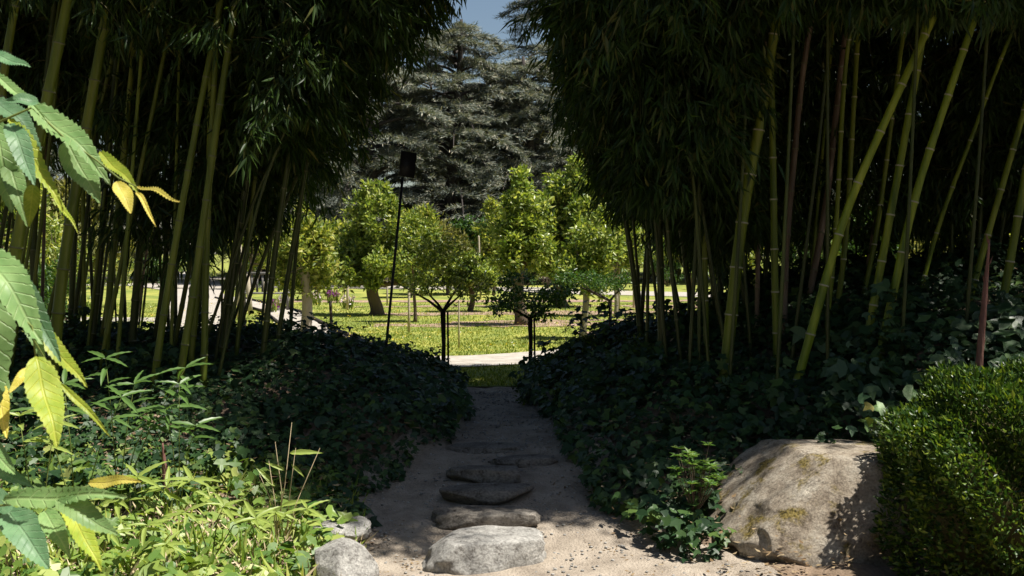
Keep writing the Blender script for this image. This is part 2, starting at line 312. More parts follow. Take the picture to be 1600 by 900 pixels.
# ------------------------------------------------------------------ rocks
def rock(name, c, dims, seed, m_, sub=4, amp=.16, flat=.0, rz=0., freq=1.7, power=1.0, facets=9, planes=()):
    bm = bmesh.new(); bmesh.ops.create_icosphere(bm, subdivisions=sub, radius=1)
    off = Vector((seed*7.1, seed*3.3, seed*1.7)); rot = Matrix.Rotation(rz,3,'Z'); rr_ = random.Random(seed)
    pl = [(Vector((rr_.gauss(0,1),rr_.gauss(0,1),rr_.gauss(0,.8))).normalized(), rr_.uniform(.72,.9)) for _ in range(facets)]+[(Vector(n_).normalized(), d_) for n_,d_ in planes]
    for v in bm.verts:
        p = v.co.copy()
        if power != 1.0:
            p = Vector([math.copysign(abs(q_)**power, q_) for q_ in p])
        n1 = noise.noise(p*freq*.6+off)*1.3+noise.noise(p*freq*1.7+off)*.6+noise.noise(p*freq*4.5+off)*.22+noise.noise(p*freq*11+off)*.08
        p = p*(1+amp*n1)
        for n_, d_ in pl:
            ex = p.dot(n_)-d_
            if ex > 0: p = p-n_*ex*.86
        if flat and p.z > flat: p.z = flat+(p.z-flat)*.25
        v.co = rot @ Vector((p.x*dims[0]/2, p.y*dims[1]/2, p.z*dims[2]/2)) 
    me = bpy.data.meshes.new(name); bm.to_mesh(me); bm.free()
    for p_ in me.polygons: p_.use_smooth = True
    me.materials.append(m_); o = bpy.data.objects.new(name, me); C.objects.link(o); o.location = [float(t) for t in c]; return o
def step(px0, px1, py, Y, dep, seed, label, th=.15):
    wdt = (px1-px0)/F*Y*1.22; c = P((px0+px1)/2, py, Y); c[2] -= th*.2
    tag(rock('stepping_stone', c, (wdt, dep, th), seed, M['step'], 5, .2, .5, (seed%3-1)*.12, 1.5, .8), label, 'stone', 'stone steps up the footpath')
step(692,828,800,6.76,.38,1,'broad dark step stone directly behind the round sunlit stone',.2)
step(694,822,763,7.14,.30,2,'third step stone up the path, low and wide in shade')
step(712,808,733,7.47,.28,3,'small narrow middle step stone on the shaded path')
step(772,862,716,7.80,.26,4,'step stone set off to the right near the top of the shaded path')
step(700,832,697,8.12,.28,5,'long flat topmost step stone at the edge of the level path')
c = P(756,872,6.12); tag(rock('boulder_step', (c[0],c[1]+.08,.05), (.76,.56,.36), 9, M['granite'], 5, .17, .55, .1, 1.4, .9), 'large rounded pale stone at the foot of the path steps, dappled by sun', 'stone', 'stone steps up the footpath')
c = P(537,893,5.75); tag(rock('round_rock', c, (.36,.36,.34), 12, M['granite'], 5, .1, 0, .3, 1.3), 'round speckled grey rock at the bottom edge left of the path', 'rock')
c = P(532,825,6.45); tag(rock('pale_rock', (c[0],c[1],c[2]-.01), (.36,.42,.15), 15, M['granite'], 4, .2, .6, -.6, 1.8), 'pale sunlit flat rock half hidden in grass left of the path', 'rock')
c = P(1295,800,6.35); tag(rock('boulder', (c[0]+.08,c[1]+.15,.24), (1.78,1.35,1.08), 23, M['boulder'], 6, .24, .62, -.1, 1.35, .9, 5, [((-.75,-.25,.65),.5),((-.15,-.85,.5),.66),((.4,-.9,0),.78),((0,.1,1),.7)]), 'big brown boulder with yellow moss patches beside the clipped bush', 'boulder')

# ------------------------------------------------------------------ ivy
IVY = [(0,0,0),(.12,.36,.05),(.42,.52,.0),(.48,.24,.06),(1.0,0,-.08),(.48,-.24,.06),(.42,-.52,.0),(.12,-.36,.05),(.45,0,.0)]
IVT = [(8,1,0),(8,2,1),(8,3,2),(8,4,3),(8,5,4),(8,6,5),(8,7,6),(8,0,7)]
def hnorm(x, y, e_=.06):
    gx = (H(x+e_,y)-H(x-e_,y))/(2*e_); gy = (H(x,y+e_)-H(x,y-e_))/(2*e_); return unit(np.stack([-gx,-gy,np.ones_like(gx)],-1))
def scatter_ivy(name, n, xr_, yr_, keep, m_, size, off, seed, label):
    r = np.random.default_rng(seed); x = r.uniform(*xr_, n); y = r.uniform(*yr_, n); k = keep(x,y); x=x[k]; y=y[k]; n=len(x)
    nn = hnorm(x,y); o_ = off*r.random(n)*(.7+.6*(wob(x*1.5,y*1.5)+.5)); p = np.c_[x,y,H(x,y)]+nn*o_[:,None]*(1+.9*(wob(x*2.3+4,y*2.1)>.35))[:,None]+np.c_[np.zeros((n,2)),.015*np.ones(n)]
    up = unit(nn*.8+np.array([0,-.35,.35])+r.normal(0,.38,(n,3))); d = np.cross(up, unit(r.normal(size=(n,3)))); d[:,2] -= .25; side = np.cross(up, unit(d))
    q = MB(); q.shaped(IVY, IVT, p, d, side, size*r.uniform(.4,1.3,n)*(1+.35*wob(x*1.7,y*1.9))); o = q.build(name, m_); tag(o, label, 'ivy', kind='stuff'); return o
kl = lambda x,y: (x < xl(y)-.02+.06*np.sin(y*7)) & (y > 6.75+.3*np.sin(x*3.1)+.2*np.sin(x*7)) & (y<11.6)
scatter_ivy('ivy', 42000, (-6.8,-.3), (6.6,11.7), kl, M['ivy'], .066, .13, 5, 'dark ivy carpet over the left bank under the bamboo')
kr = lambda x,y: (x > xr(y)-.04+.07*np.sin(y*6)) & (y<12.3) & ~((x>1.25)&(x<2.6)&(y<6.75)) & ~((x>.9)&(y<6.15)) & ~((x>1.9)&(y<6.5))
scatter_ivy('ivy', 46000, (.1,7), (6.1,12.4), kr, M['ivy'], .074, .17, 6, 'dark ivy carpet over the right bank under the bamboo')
scatter_ivy('broad_leaf_ivy', 2600, (2.3,5.0), (6.9,8.4), lambda x,y: (y>6.9+.2*np.sin(x*5))&(wob(x*2,y*2)>-.3), M['ivy_broad'], .12, .26, 8, 'large grey green ivy leaves tinted paler for sun patches behind the clipped bush')
scatter_ivy('sunlit_ivy', 5200, (-5.2,-.95), (5.0,7.35), lambda x,y: ((wob(x*1.3,y*1.3)>-.35)|(y>6.5))&(x<xl(y)-.12), M['ivy_lit'], .085, .10, 9, 'ivy tinted bright green for sunlight on the low ground at the lower left')
# leaning ivy edge towards the path, small leaved creeper on the right shoulder
def clump(q, cen, rad, n, L, W, r, upb=.3, droop=.1, shell=.5):
    v = unit(r.normal(size=(n,3))); rr = (shell+(1-shell)*r.random(n))[:,None]; p = cen+v*rr*np.array(rad)
    d = unit(v*.8+r.normal(0,.6,(n,3))+np.array([0,0,upb])); q.leaves(p, d, r.normal(size=(n,3)), L*r.uniform(.6,1.3,n), W*r.uniform(.7,1.2,n), droop=droop)
r = np.random.default_rng(77); q = MB(); st = MB()
for k in range(60):
    y_ = r.uniform(9.0,11.0); x_ = xr(y_)+r.uniform(-.02,.9); z_ = Hs(x_,y_)+.06; clump(q, np.array([x_,y_,z_]), (.14,.14,.1), 130, .035, .022, r)
tag(q.build('creeping_shrub', M['bush']), 'small leaved dark green creeper spilling towards the path at the right bank', 'shrub', kind='stuff')

# ------------------------------------------------------------------ bamboo
def spline(pts, n):
    pts = np.array(pts, float); z = pts[:,2]; zz = np.linspace(z[0], z[-1], n)
    if len(pts) == 2: return np.c_[np.interp(zz,z,pts[:,0]), np.interp(zz,z,pts[:,1]), zz]
    k = min(2, len(pts)-1); cx = np.polyfit(z, pts[:,0], k); cy = np.polyfit(z, pts[:,1], k)
    return np.c_[np.polyval(cx,zz), np.polyval(cy,zz), zz]
XLK = [(1.4,-2.6),(2.0,-2.25),(2.44,-1.95),(2.83,-1.65),(3.2,-1.3),(3.94,-.74),(5,-.3),(12,-.1)]
XRK = [(1.3,2.0),(1.72,1.65),(2.05,1.35),(2.28,1.02),(2.83,.66),(3.94,.42),(5,.25),(12,.1)]
def allowed(p, side, jit):
    x, y, z = p[...,0], p[...,1], p[...,2]
    if side < 0:
        ok = x < np.interp(z, [k[0] for k in XLK], [k[1] for k in XLK])+jit
        ok &= z > 2.1+.35*np.sin(x*3.7+y)+.25*np.sin(x*9+1)+2*jit-.45*(y>10)
        ok &= ~((x/y < -.385) & (y < 9.4) & (z < EYE+.24*y)) & ~((x/y < -.24) & (y < 8.75+jit*3) & (z < EYE+.2*y))
    else:
        ok = x > np.interp(z, [k[0] for k in XRK], [k[1] for k in XRK])+jit
        ok &= z > 2.05+.32*np.sin(x*4.1+y)+.25*np.sin(x*9+2)+2*jit-.4*(y>10)
        ok &= ~((x/y > .222) & (y < 9.4) & (z < EYE+.225*y)) & ~((x/y > .185) & (y < 8.7) & (z < EYE+.12*y+jit*4))
    ok &= (y > (6.95 if side < 0 else np.where(z > 3.3, np.interp(x,[1.3,2.3],[6.75,5.95]), 7.0))+.35*np.sin(x*2.3+z)) & (y < 12.8) & (z < 10)
    return ok
def foliage(curve, side, z0, nbr, r, root, LW=(.16,.023), name='foliage', reach=(.5,1.2), dens=1.0):
    idx = np.where(curve[:,2] > z0)[0]
    if len(idx) < 3: return
    bi = r.choice(idx, nbr); q = MB(); tw = MB()
    az = r.uniform(0, 2*np.pi, nbr); Lb = r.uniform(*reach, nbr); m_ = 9
    t = np.linspace(.08, 1, m_); out = np.stack([np.cos(az), np.sin(az), np.zeros(nbr)],-1)
    rise = r.uniform(.1,.55,nbr)[:,None]*Lb[:,None]; dr_ = r.uniform(.45,1.0,nbr)[:,None]*Lb[:,None]
    pts = curve[bi][:,None]+out[:,None]*(Lb[:,None]*t)[...,None]
    pts[...,2] += rise*t-dr_*t**2.2
    jit = r.normal(0,.10,nbr)[:,None]; ok = allowed(pts, side, jit)
    for k in range(nbr):
        if ok[k].sum() >= 4:
            run = pts[k][ok[k]]; tw.tube(np.vstack([curve[bi[k]], run]) if ok[k][0] else run, np.linspace(.006,.002,len(run)+int(ok[k][0])), 3, cap=False)
    bp = pts[ok]; bd = np.gradient(pts, axis=1)[ok]; bd = unit(bd)
    if len(bp) == 0: return
    # short hanging twigs at every branch point, each with a fan of leaves
    ntw = max(1,int(2.6*dens+.3)); nl = 5
    tp = np.repeat(bp, ntw, 0); td = unit(np.repeat(bd, ntw, 0)*.6+r.normal(0,.55,(len(tp),3))+np.array([0,0,-.25])); tl = r.uniform(.06,.26,len(tp))
    lp = np.repeat(tp+td*tl[:,None], nl, 0); ld = np.repeat(td, nl, 0)*.55+r.normal(0,.42,(len(lp),3))+np.array([0,0,-.8])
    lp = lp+r.normal(0,.018,lp.shape)-np.repeat(td*tl[:,None],nl,0)*r.random((len(lp),1))*.6
    q.leaves(lp, ld, r.normal(size=lp.shape), LW[0]*r.uniform(.6,1.25,len(lp)), LW[1]*r.uniform(.7,1.2,len(lp)), fold=.18, wp=.33, droop=.1)
    if tw.n: tw.build('branches', M['twig'], root, kind='stuff')
    q.build(name, M['bamboo_leaf'], root, kind='stuff')
def culm_mesh(curve, rad, sp, r, sides=12):
    z0 = curve[0,2]; L_ = curve[-1,2]-z0; zs=[z0-.15]; rr=[1.02]; nodes=[]; z = z0+r.uniform(.05,sp)
    while z < z0+L_-.05:
        f = 1-.75*((z-z0)/L_)**1.4
        zs += [z-sp*.45, z-.02, z-.008, z, z+.012, z+.03]; rr += [f*.97, f*1.0, f*1.08, f*1.13, f*1.05, f*.99]; nodes.append((z,f)); z += sp*r.uniform(.88,1.1)
    zs.append(z0+L_); rr.append(.2)
    zs = np.array(zs); rr = np.array(rr)*rad; o_ = np.argsort(zs); zs = zs[o_]; rr = rr[o_]
    pts = np.c_[np.interp(zs,curve[:,2],curve[:,0]), np.interp(zs,curve[:,2],curve[:,1]), zs]
    b = MB(); b.tube(pts, rr, sides); return b, nodes
def bamboo(pxs, Y, wpx, label, side, m_='culm', lean=0., top=7.5, z0=3.6, nbr=45, rings=True, seed=0, name='bamboo', group=None, sides=12, dens=1.0, sp=.36, reach=(.5,1.2)):
    """pxs: photo points base first; the culm goes on above the frame with the same bend easing off"""
    r = np.random.default_rng(1000+seed)
    w_ = [P(a_,b_,Y) for a_,b_ in pxs]
    x0, y0 = w_[0][0], Y; w_[0][2] = Hs(x0, y0)
    pts = list(w_); a_, b_ = w_[-2], w_[-1]; sl = (b_[0]-a_[0])/max(b_[2]-a_[2],.1)
    zt = b_[2]
    while zt < top:
        zt += .6; sl *= 1.06; last = pts[-1]; pts.append(np.array([last[0]+sl*.6, last[1]+lean*.6, zt]))
    pts = np.array(pts); zz = np.linspace(pts[0,2], pts[-1,2], 60)
    X = np.interp(zz, pts[:,2], pts[:,0]); Yv = np.interp(zz, pts[:,2], pts[:,1])
    ker = np.hanning(11); ker /= ker.sum(); pad = lambda v: np.convolve(np.pad(v,5,mode='reflect',reflect_type='odd'), ker, 'valid')
    curve = np.c_[pad(X), pad(Yv), zz]
    root = thing(name, label, 'bamboo', (x0, y0, Hs(x0,y0)), group)
    rad = wpx/F*Y/2; b, nodes = culm_mesh(curve, rad, sp, r, sides); b.build('culm', M[m_], root, smooth=True)
    if rings:
        for z, f in nodes:
            if z > EYE+.26*Y: break
            x_ = np.interp(z,curve[:,2],curve[:,0]); y_ = np.interp(z,curve[:,2],curve[:,1])
            d_ = unit(np.array([np.interp(z+.05,curve[:,2],curve[:,0])-x_, np.interp(z+.05,curve[:,2],curve[:,1])-y_, .05]))
            k = MB(); c_ = np.array([x_,y_,z]); k.tube([c_-d_*.007, c_-d_*.003, c_+d_*.002, c_+d_*.005], np.array([1.09,1.155,1.155,1.10])*f*rad, 12); k.build('node_ring', M['ring' if m_ == 'culm' else 'ring_shaded'], root, smooth=True)
    if nbr: foliage(curve, side, z0, nbr, r, root, dens=dens, reach=reach)
    return root, curve
S = 0
RIGHT = [ # px points, depth, width px, material, label
 ([(1130,600),(1160,330),(1187,200),(1217,0)],8.2,19.5,'culm','thickest upright green bamboo culm at the right bank, nearest the path',.0),
 ([(1214,572),(1210,400),(1208,250),(1203,60)],8.5,12,'culm','slender yellow green bamboo culm standing just right of the thickest one',.0),
 ([(1224,560),(1228,380),(1240,260),(1252,120)],8.9,11,'culm_brown','dead pale brown bamboo culm leaning beside the slender upright one',.0),
 ([(1240,582),(1320,330),(1378,200),(1470,0)],8.0,14.5,'culm','strongly leaning green bamboo culm crossing the others to the upper right',-.02),
 ([(1350,560),(1400,290),(1424,160),(1452,0)],8.2,13,'culm','green bamboo culm rising between the two most leaning culms on the right',-.02),
 ([(1372,572),(1430,300),(1478,160),(1532,0)],8.0,13.5,'culm','thick leaning green bamboo culm, right one of the pair near the broad ivy leaves',-.02),
 ([(1104,562),(1102,400),(1096,290),(1090,120)],8.9,9,'culm','thin green bamboo culm just left of the thickest culm',0),
 ([(1066,585),(1052,450),(1040,330),(1035,200)],8.7,6,'culm_shaded','very thin pale bamboo stem bending at the left part of the right grove',0),
 ([(1034,560),(1032,400),(1028,330),(1030,150)],9.2,12,'culm_shaded','dark straight bamboo culm at the left part of the right grove',0),
 ([(1182,560),(1184,430),(1186,330),(1190,180)],9.3,8,'culm_brown','thin greyish brown bamboo culm behind the thickest green one',0),
 ([(1290,560),(1304,400),(1312,250),(1320,100)],8.8,8,'culm','thin bamboo culm left of two behind the strongly leaning one',0),
 ([(1306,545),(1322,380),(1332,200),(1340,60)],9.0,9,'culm','thin bamboo culm right of two behind the strongly leaning one',0),
 ([(1345,520),(1368,380),(1392,200),(1410,60)],9.4,8,'culm','thin bamboo culm in shade left of the central pair',0),
 ([(1262,520),(1290,330),(1300,240),(1312,120)],9.5,11,'culm_brown','brownish grey dead bamboo culm behind the leaning green ones',0),
 ([(1436,460),(1466,350),(1520,210),(1560,100)],9.3,7,'culm','thin leaning bamboo culm right of the thick leaning pair',0),
 ([(1515,450),(1548,350),(1590,210),(1620,100)],8.9,10,'culm','bamboo culm leaning out of the right edge of the picture',0),
 ([(1560,480),(1580,400),(1604,260),(1640,100)],8.4,13,'culm','rightmost thick bamboo culm at the picture edge',0),
 ([(1505,420),(1525,300),(1548,200),(1570,80)],10,6,'culm_shaded','faint thin bamboo culm in the dark near the right edge',0),
 ([(1004,520),(990,420),(975,330),(960,240)],9.8,9,'culm_shaded','dark bamboo culm leaning left at the edge of the right grove',0),
 ([(998,530),(1008,420),(1015,340),(1020,200)],9.9,7,'culm_shaded','thin dark bamboo culm crossing the left leaning one by the garden view',0),
 ([(1085,510),(1070,400),(1060,330),(1050,200)],10,9,'culm_shaded','dark bamboo culm leaning left in front of the bright orchard',0),
 ([(1100,520),(1088,400),(1082,340),(1075,200)],10.3,8,'culm_shaded','dark bamboo culm leaning beside another in the middle of the orchard view',0),
 ([(1150,480),(1140,400),(1135,320),(1132,200)],10.6,7,'culm_shaded','thin dark bamboo culm just left of the thickest green one, farther back',0),
]
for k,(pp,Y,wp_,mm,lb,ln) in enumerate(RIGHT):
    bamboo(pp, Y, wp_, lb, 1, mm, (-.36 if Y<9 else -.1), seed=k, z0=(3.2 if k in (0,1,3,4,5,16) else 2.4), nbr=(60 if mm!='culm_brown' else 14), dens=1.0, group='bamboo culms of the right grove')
LEFT = [
 ([(-5,560),(20,410),(75,150),(106,0)],7.8,21,'culm','thick yellow green bamboo culm at the left edge behind the lit leaves',0),
 ([(80,560),(96,430),(128,240),(170,0)],8.3,19,'culm','second thick bamboo culm from the left edge',0),
 ([(-20,300),(0,150),(14,60),(25,0)],7.9,16,'culm','bamboo culm cut by the upper left corner of the picture',0),
 ([(236,632),(262,450),(288,300),(310,180)],8.3,12,'culm','green bamboo culm rooted low in the ivy left of the garden view',0),
 ([(275,645),(308,420),(335,220),(368,0)],8.2,13,'culm','tall green bamboo culm leaning right, brightest of the left grove',0),
 ([(318,640),(320,500),(322,380),(330,220)],8.3,11,'culm','straight green bamboo culm next to the bright leaning one',0),
 ([(296,600),(312,430),(322,300),(335,150)],8.8,10,'culm','green bamboo culm between two brighter ones on the left bank',0),
 ([(345,600),(362,440),(385,280),(410,140)],9.1,13,'culm_shaded','dark thick bamboo culm leaning right before the white garden path',0),
 ([(408,598),(425,430),(448,260),(470,150)],9.0,10,'culm_shaded','dark bamboo culm near the slatted bench, leaning right',0),
 ([(430,570),(450,430),(472,300),(490,180)],9.4,8,'culm_shaded','slim dark bamboo culm, nearest of the left grove to the garden view',0),
 ([(365,555),(400,430),(440,330),(480,240)],9.7,6,'culm_shaded','thin dark bamboo culm slanting strongly right over the white path',0),
 ([(240,560),(258,430),(265,300),(275,160)],9.6,9,'culm_shaded','shaded bamboo culm left of the white garden path',0),
 ([(140,560),(155,430),(165,280),(180,120)],9.2,11,'culm_shaded','dark bamboo culm behind the lit leafy twig',0),
 ([(165,570),(172,430),(190,280),(205,120)],9.0,11,'culm','dim green bamboo culm above the dwarf bamboo',0),
 ([(205,560),(215,430),(228,280),(245,120)],9.4,13,'culm_shaded','broad dark bamboo culm left of centre in the left grove',0),
 ([(452,545),(458,440),(470,320),(480,200)],10,6,'culm_shaded','thin dark bamboo stem left of the pale barked trunk',0),
 ([(60,520),(50,400),(60,250),(75,100)],9.4,12,'culm_shaded','dark bamboo culm between the two thick left ones',0),
 ([(110,540),(115,400),(122,250),(140,100)],9.8,10,'culm_shaded','dark bamboo culm behind the second thick left one',0),
]
for k,(pp,Y,wp_,mm,lb,ln) in enumerate(LEFT):
    if mm == 'culm': mm = 'culm_half_shaded'
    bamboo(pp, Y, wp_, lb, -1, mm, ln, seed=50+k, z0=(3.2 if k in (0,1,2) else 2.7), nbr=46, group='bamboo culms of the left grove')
# crowded thicket behind and the leafy edge stems beside the opening
rt = np.random.default_rng(321)
def thicket(n, xr_, yr_, side, leanx, label, group, seed0, z0=2.2, nbr=48, dens=.9, wr=(.02,.055), m_=None):
    for k in range(n):
        x_ = rt.uniform(*xr_); Y = rt.uniform(*yr_); px = x_/Y*F+800; zb = Hs(x_,Y); l_ = rt.normal(leanx,.07)
        pts = [(px, HOR-(zb-EYE)/Y*F), ((x_+l_*1.2)/Y*F+800, HOR-(zb+1.2-EYE)/Y*F), ((x_+l_*2.8)/Y*F+800, HOR-(zb+2.8-EYE)/Y*F)]
        mm = m_ or rt.choice(['culm_shaded','culm_shaded','culm','culm_brown'])
        bamboo(pts, Y, rt.uniform(*wr)*F/Y, label, side, mm, rt.normal(0,.04), top=rt.uniform(6,8), z0=z0, nbr=nbr, rings=False, seed=seed0+k, group=group, sides=8, dens=dens)
thicket(26, (-6.2,-2.2), (9.6,11.6), -1, .08, 'slender shaded bamboo stem deep in the left grove', 'stems deep in the left bamboo grove', 100, wr=(.022,.05), z0=3.1, nbr=34)
thicket(13, (-4.5,-2.0), (8.5,9.5), -1, .14, 'slim green bamboo culm among the front rows of the left grove', 'slim front culms of the left grove', 600, z0=3.8, wr=(.028,.05), m_='culm_half_shaded', nbr=26)
thicket(34, (-7.0,-2.0), (9.6,11.6), -1, .06, 'very thin dark bamboo stem crowding the left grove', 'thin stems crowding the left grove', 500, wr=(.016,.038), m_='culm_shaded', nbr=14, z0=3.2)
thicket(9, (1.9,4.6), (11.2,12.6), 1, -.05, 'dark bamboo stem added behind the right grove to shade the grass strip', 'stems at the rear of the right grove', 560, z0=2.7, wr=(.02,.04), m_='culm_shaded', nbr=80)  # rear stems added so their leaves shade the grass strip
thicket(34, (2.3,7.0), (9.6,12.0), 1, .1, 'slender shaded bamboo stem deep in the right grove', 'stems deep in the right bamboo grove', 200, z0=1.9)
thicket(9, (1.1,2.2), (9.4,11.2), 1, -.08, 'dark thin bamboo stem before the bright orchard in the right grove', 'thin stems at the garden side of the right grove', 300, wr=(.02,.04), m_='culm_shaded', nbr=60)
thicket(8, (-9.5,-5.5), (8.2,11.5), -1, .05, 'shaded bamboo stem at the far left of the left grove', 'stems at the outer left of the left grove', 340)
thicket(9, (4.2,8.0), (7.4,9.4), 1, .05, 'shaded bamboo stem outside the clipped bush at far right', 'stems at the outer right of the right grove', 360)
# arching stems whose leafy heads frame the opening
def archer(x_, Y, lx, side, seed, lab, nb=110):
    zb = Hs(x_,Y); pts = [(x_/Y*F+800, HOR-(zb-EYE)/Y*F), ((x_+lx*1.3)/Y*F+800, HOR-(zb+1.6-EYE)/Y*F), ((x_+lx*3.4)/Y*F+800, HOR-(zb+3.0-EYE)/Y*F)]
    bamboo(pts, Y, .028*F/Y, lab, side, 'culm_shaded', -.03, top=5.6, z0=1.9, nbr=nb, rings=False, seed=seed, group='arching leafy stems framing the opening', sides=8, dens=1.2)
for k,(x_,Y,lx) in enumerate([(-2.3,8.5,.28),(-2.6,9.0,.42),(-2.6,9.6,.3),(-2.7,10.1,.33),(-3.0,9.2,.3),(-2.7,10.4,.4),(-2.45,9.0,.2)]):
    archer(x_,Y,lx,-1,400+k,'thin leafy bamboo stem arching over the opening from the left')
for k,(x_,Y,lx) in enumerate([(1.5,8.3,-.1),(1.7,8.6,-.2),(1.3,9.4,-.16),(1.25,8.8,-.1),(1.8,9.4,-.2),(1.6,10.2,-.25),(1.45,8.5,0),(1.9,8.7,-.1),(1.2,10.0,-.1)]):
    archer(x_,Y,lx,1,430+k,'thin leafy bamboo stem hanging over the opening from the right')
# stems added to the right grove, bowed out above the frame for path shade
for k,(x_,Y,lx,ly) in enumerate([(1.9,7.9,.1,-.5),(2.3,8.0,.0,-.42),(1.6,8.1,.12,-.42),(2.8,7.9,.1,-.45),(3.3,8.0,.15,-.4),(2.1,8.3,.25,-.55),(1.35,8.4,.1,-.4)]):
    zb = Hs(x_,Y); pts = [(x_/Y*F+800, HOR-(zb-EYE)/Y*F), ((x_+lx*.8)/Y*F+800, HOR-(zb+1.6-EYE)/Y*F), ((x_+lx*1.4)/Y*F+800, HOR-(zb+3.0-EYE)/Y*F)]
    bamboo(pts, Y, .03*F/Y, 'slender bamboo stem added before the right grove, bowing out to shade the path', 1, 'culm_shaded', ly, top=7.0, z0=3.7, nbr=100, rings=False, seed=460+k, group='front stems bowing out over the path', sides=8, dens=1.1, reach=(.6,1.4))
def shoot(px0,py0,px1,py1,Y,wpx,label):
    a_ = P(px0,py0,Y); b_ = P(px1,py1,Y); a_[2] -= .12; rad = wpx/F*Y/2; n=14; t = np.linspace(0,1,n)
    b = MB(); rr = rad*(1-t**2.2*.8)*(1+.12*((np.arange(n)%2)==0)); b.tube(a_+(b_-a_)*t[:,None], rr, 10)
    root = thing('bamboo_shoot', label, 'bamboo shoot', a_); b.build('sheath', M['shoot'], root, smooth=True)
    for i in range(6):
        k = MB(); f_ = .25+.14*i; d = (b_-a_)/np.linalg.norm(b_-a_)+np.array([(-1)**i*.35,-.1,0]); k.leaves((a_+(b_-a_)*f_)[None], d[None], np.array([[.3,-.7,.3]]), .09, .02); k.build('sheath_tip', M['shoot'], root)
shoot(1527,575,1546,374,7.0,11,'reddish brown bamboo shoot standing behind the clipped bush')
shoot(262,765,254,692,6.7,11,'short brown pointed bamboo shoot in the ivy at lower left')
shoot(957,545,952,478,10.6,7,'dark stubby bamboo shoot at the garden edge of the right bank')
# ------------------------------------------------------------------ clipped bush, small plants on the banks
r = np.random.default_rng(5)
bc = np.array([2.86,5.85,.42]); br = np.array([.84,.72,.72])
root = thing('clipped_bush', 'dense clipped evergreen bush with small glossy leaves at the right edge', 'bush', (bc[0],bc[1],0))
n = 50000; v = unit(r.normal(size=(n,3))); v[:,2] = np.abs(v[:,2])*np.where(r.random(n)<.3,-.6,1); v = unit(v)
lump = 1+.06*np.sin(v[:,0]*9+v[:,2]*7)+.05*np.sin(v[:,1]*13-v[:,2]*11)+.02*np.sin(v[:,0]*31+v[:,1]*23)
sq = np.sign(v)*np.abs(v)**.85
p = bc+sq*br*(lump*(1-.13*r.random(n)**1.5))[:,None]
ok = p[:,2] > .02; p = p[ok]; v = v[ok]; n = len(p)
d = unit(v*.75+r.normal(0,.55,(n,3))+np.array([0,0,.35])); q = MB(); q.leaves(p, d, r.normal(size=(n,3)), .042*r.uniform(.5,1.3,n), .017*r.uniform(.8,1.2,n), wp=.5)
q.build('foliage', M['bush'], root, kind='stuff')
q = MB()
for k in range(160):
    vv = unit(np.array([r.normal(),r.normal(),abs(r.normal())+.1])); q.tube([(bc[0]+r.normal(0,.05),bc[1]+r.normal(0,.05),0), bc+vv*br*.5, bc+vv*br*.9], [.014,.008,.003], 4, False)
q.build('stems', M['twig'], root, kind='stuff')
core = rock('shade_core', bc, tuple(br*1.62), 3, M['twig'], 4, .12); core.parent = root; core.matrix_parent_inverse = Matrix.Translation(-root.location)  # solid dark blob standing for the shade inside the bush

def rosette_plant(px, py, Y, rpx, n, L, W, m_, name, label, cat, base_py, seed, nl=9, up=.4):
    r = np.random.default_rng(seed); c_ = P(px,py,Y); R_ = rpx/F*Y; b_ = P(px,base_py,Y); b_[2] = min(b_[2], Hs(b_[0],b_[1]))
    root = thing(name, label, cat, b_); q = MB(); st = MB()
    for k in range(n):
        v = unit(r.normal(size=3)); v[2] *= 1.15; e_ = c_+v*R_*r.uniform(.3,1)
        st.tube([b_, b_*.45+c_*.55-[0,0,R_*.5], e_], [.006,.003,.0015], 4, False)
        az = r.uniform(0,6.28)+np.arange(nl)*2.4; d = np.c_[np.cos(az),np.sin(az),np.full(nl,up)+r.normal(0,.2,nl)]
        q.leaves(np.tile(e_,(nl,1)), d, np.c_[-np.sin(az),np.cos(az),np.zeros(nl)], L*r.uniform(.6,1.1,nl), W, wp=.5, droop=.12)
    st.build('stem', M['bark'], root, kind='stuff'); q.build('foliage', m_, root, kind='stuff'); return root
rosette_plant(1085,735,6.45,46,44,.055,.016,M['dwarf_dark'],'young_shrub','small young shrub with narrow leaf rosettes left of the boulder','shrub',800,71)
rosette_plant(1060,640,7.6,34,10,.06,.02,M['ivy'],'seedling_shrub','dim small shrub in the ivy of the right bank','shrub',690,72)
rosette_plant(975,500,10.8,28,10,.05,.025,M['bush'],'bank_sprig','leafy sprig on the crest of the right bank before the orchard','shrub',530,73)
rosette_plant(620,600,10.2,20,10,.06,.03,M['fruit_yellow'],'bank_sprig','light green sprig at the garden edge of the left bank','shrub',610,75)

# broad serrated leaves, each one its own object
def leaf_mesh(name, aspect, seed, serr=.011, curl=.18, fold=.22, n=34):
    r = random.Random(seed); V=[]; Fc=[]
    for i in range(n+1):
        t = i/n; wd = aspect*.5*(math.sin(math.pi*min(1,t**.72))**.8)*(1-.15*t)
        if i == n: wd = 0
        z = -curl*t*t+(.03*math.sin(t*9+seed) if serr else 0)
        s1 = 0 if i in (0,n) else serr*(.5+.5*((i%2)*2-1))*aspect*2
        V += [(t, wd*1.0+s1, z+fold*wd+.012*((i%2)*2-1)), (t, wd*.5, z+fold*wd*.35), (t,0,z-.012), (t,-wd*.5, z+fold*wd*.35), (t,-wd-s1, z+fold*wd-.012*((i%2)*2-1))]
    for i in range(n):
        for j in range(4):
            a_ = i*5+j; Fc.append((a_,a_+5,a_+6,a_+1))
    V = np.array(V); V[:,:] += 0; b = MB(); b.quads(V, Fc); return b.mesh(name, True)
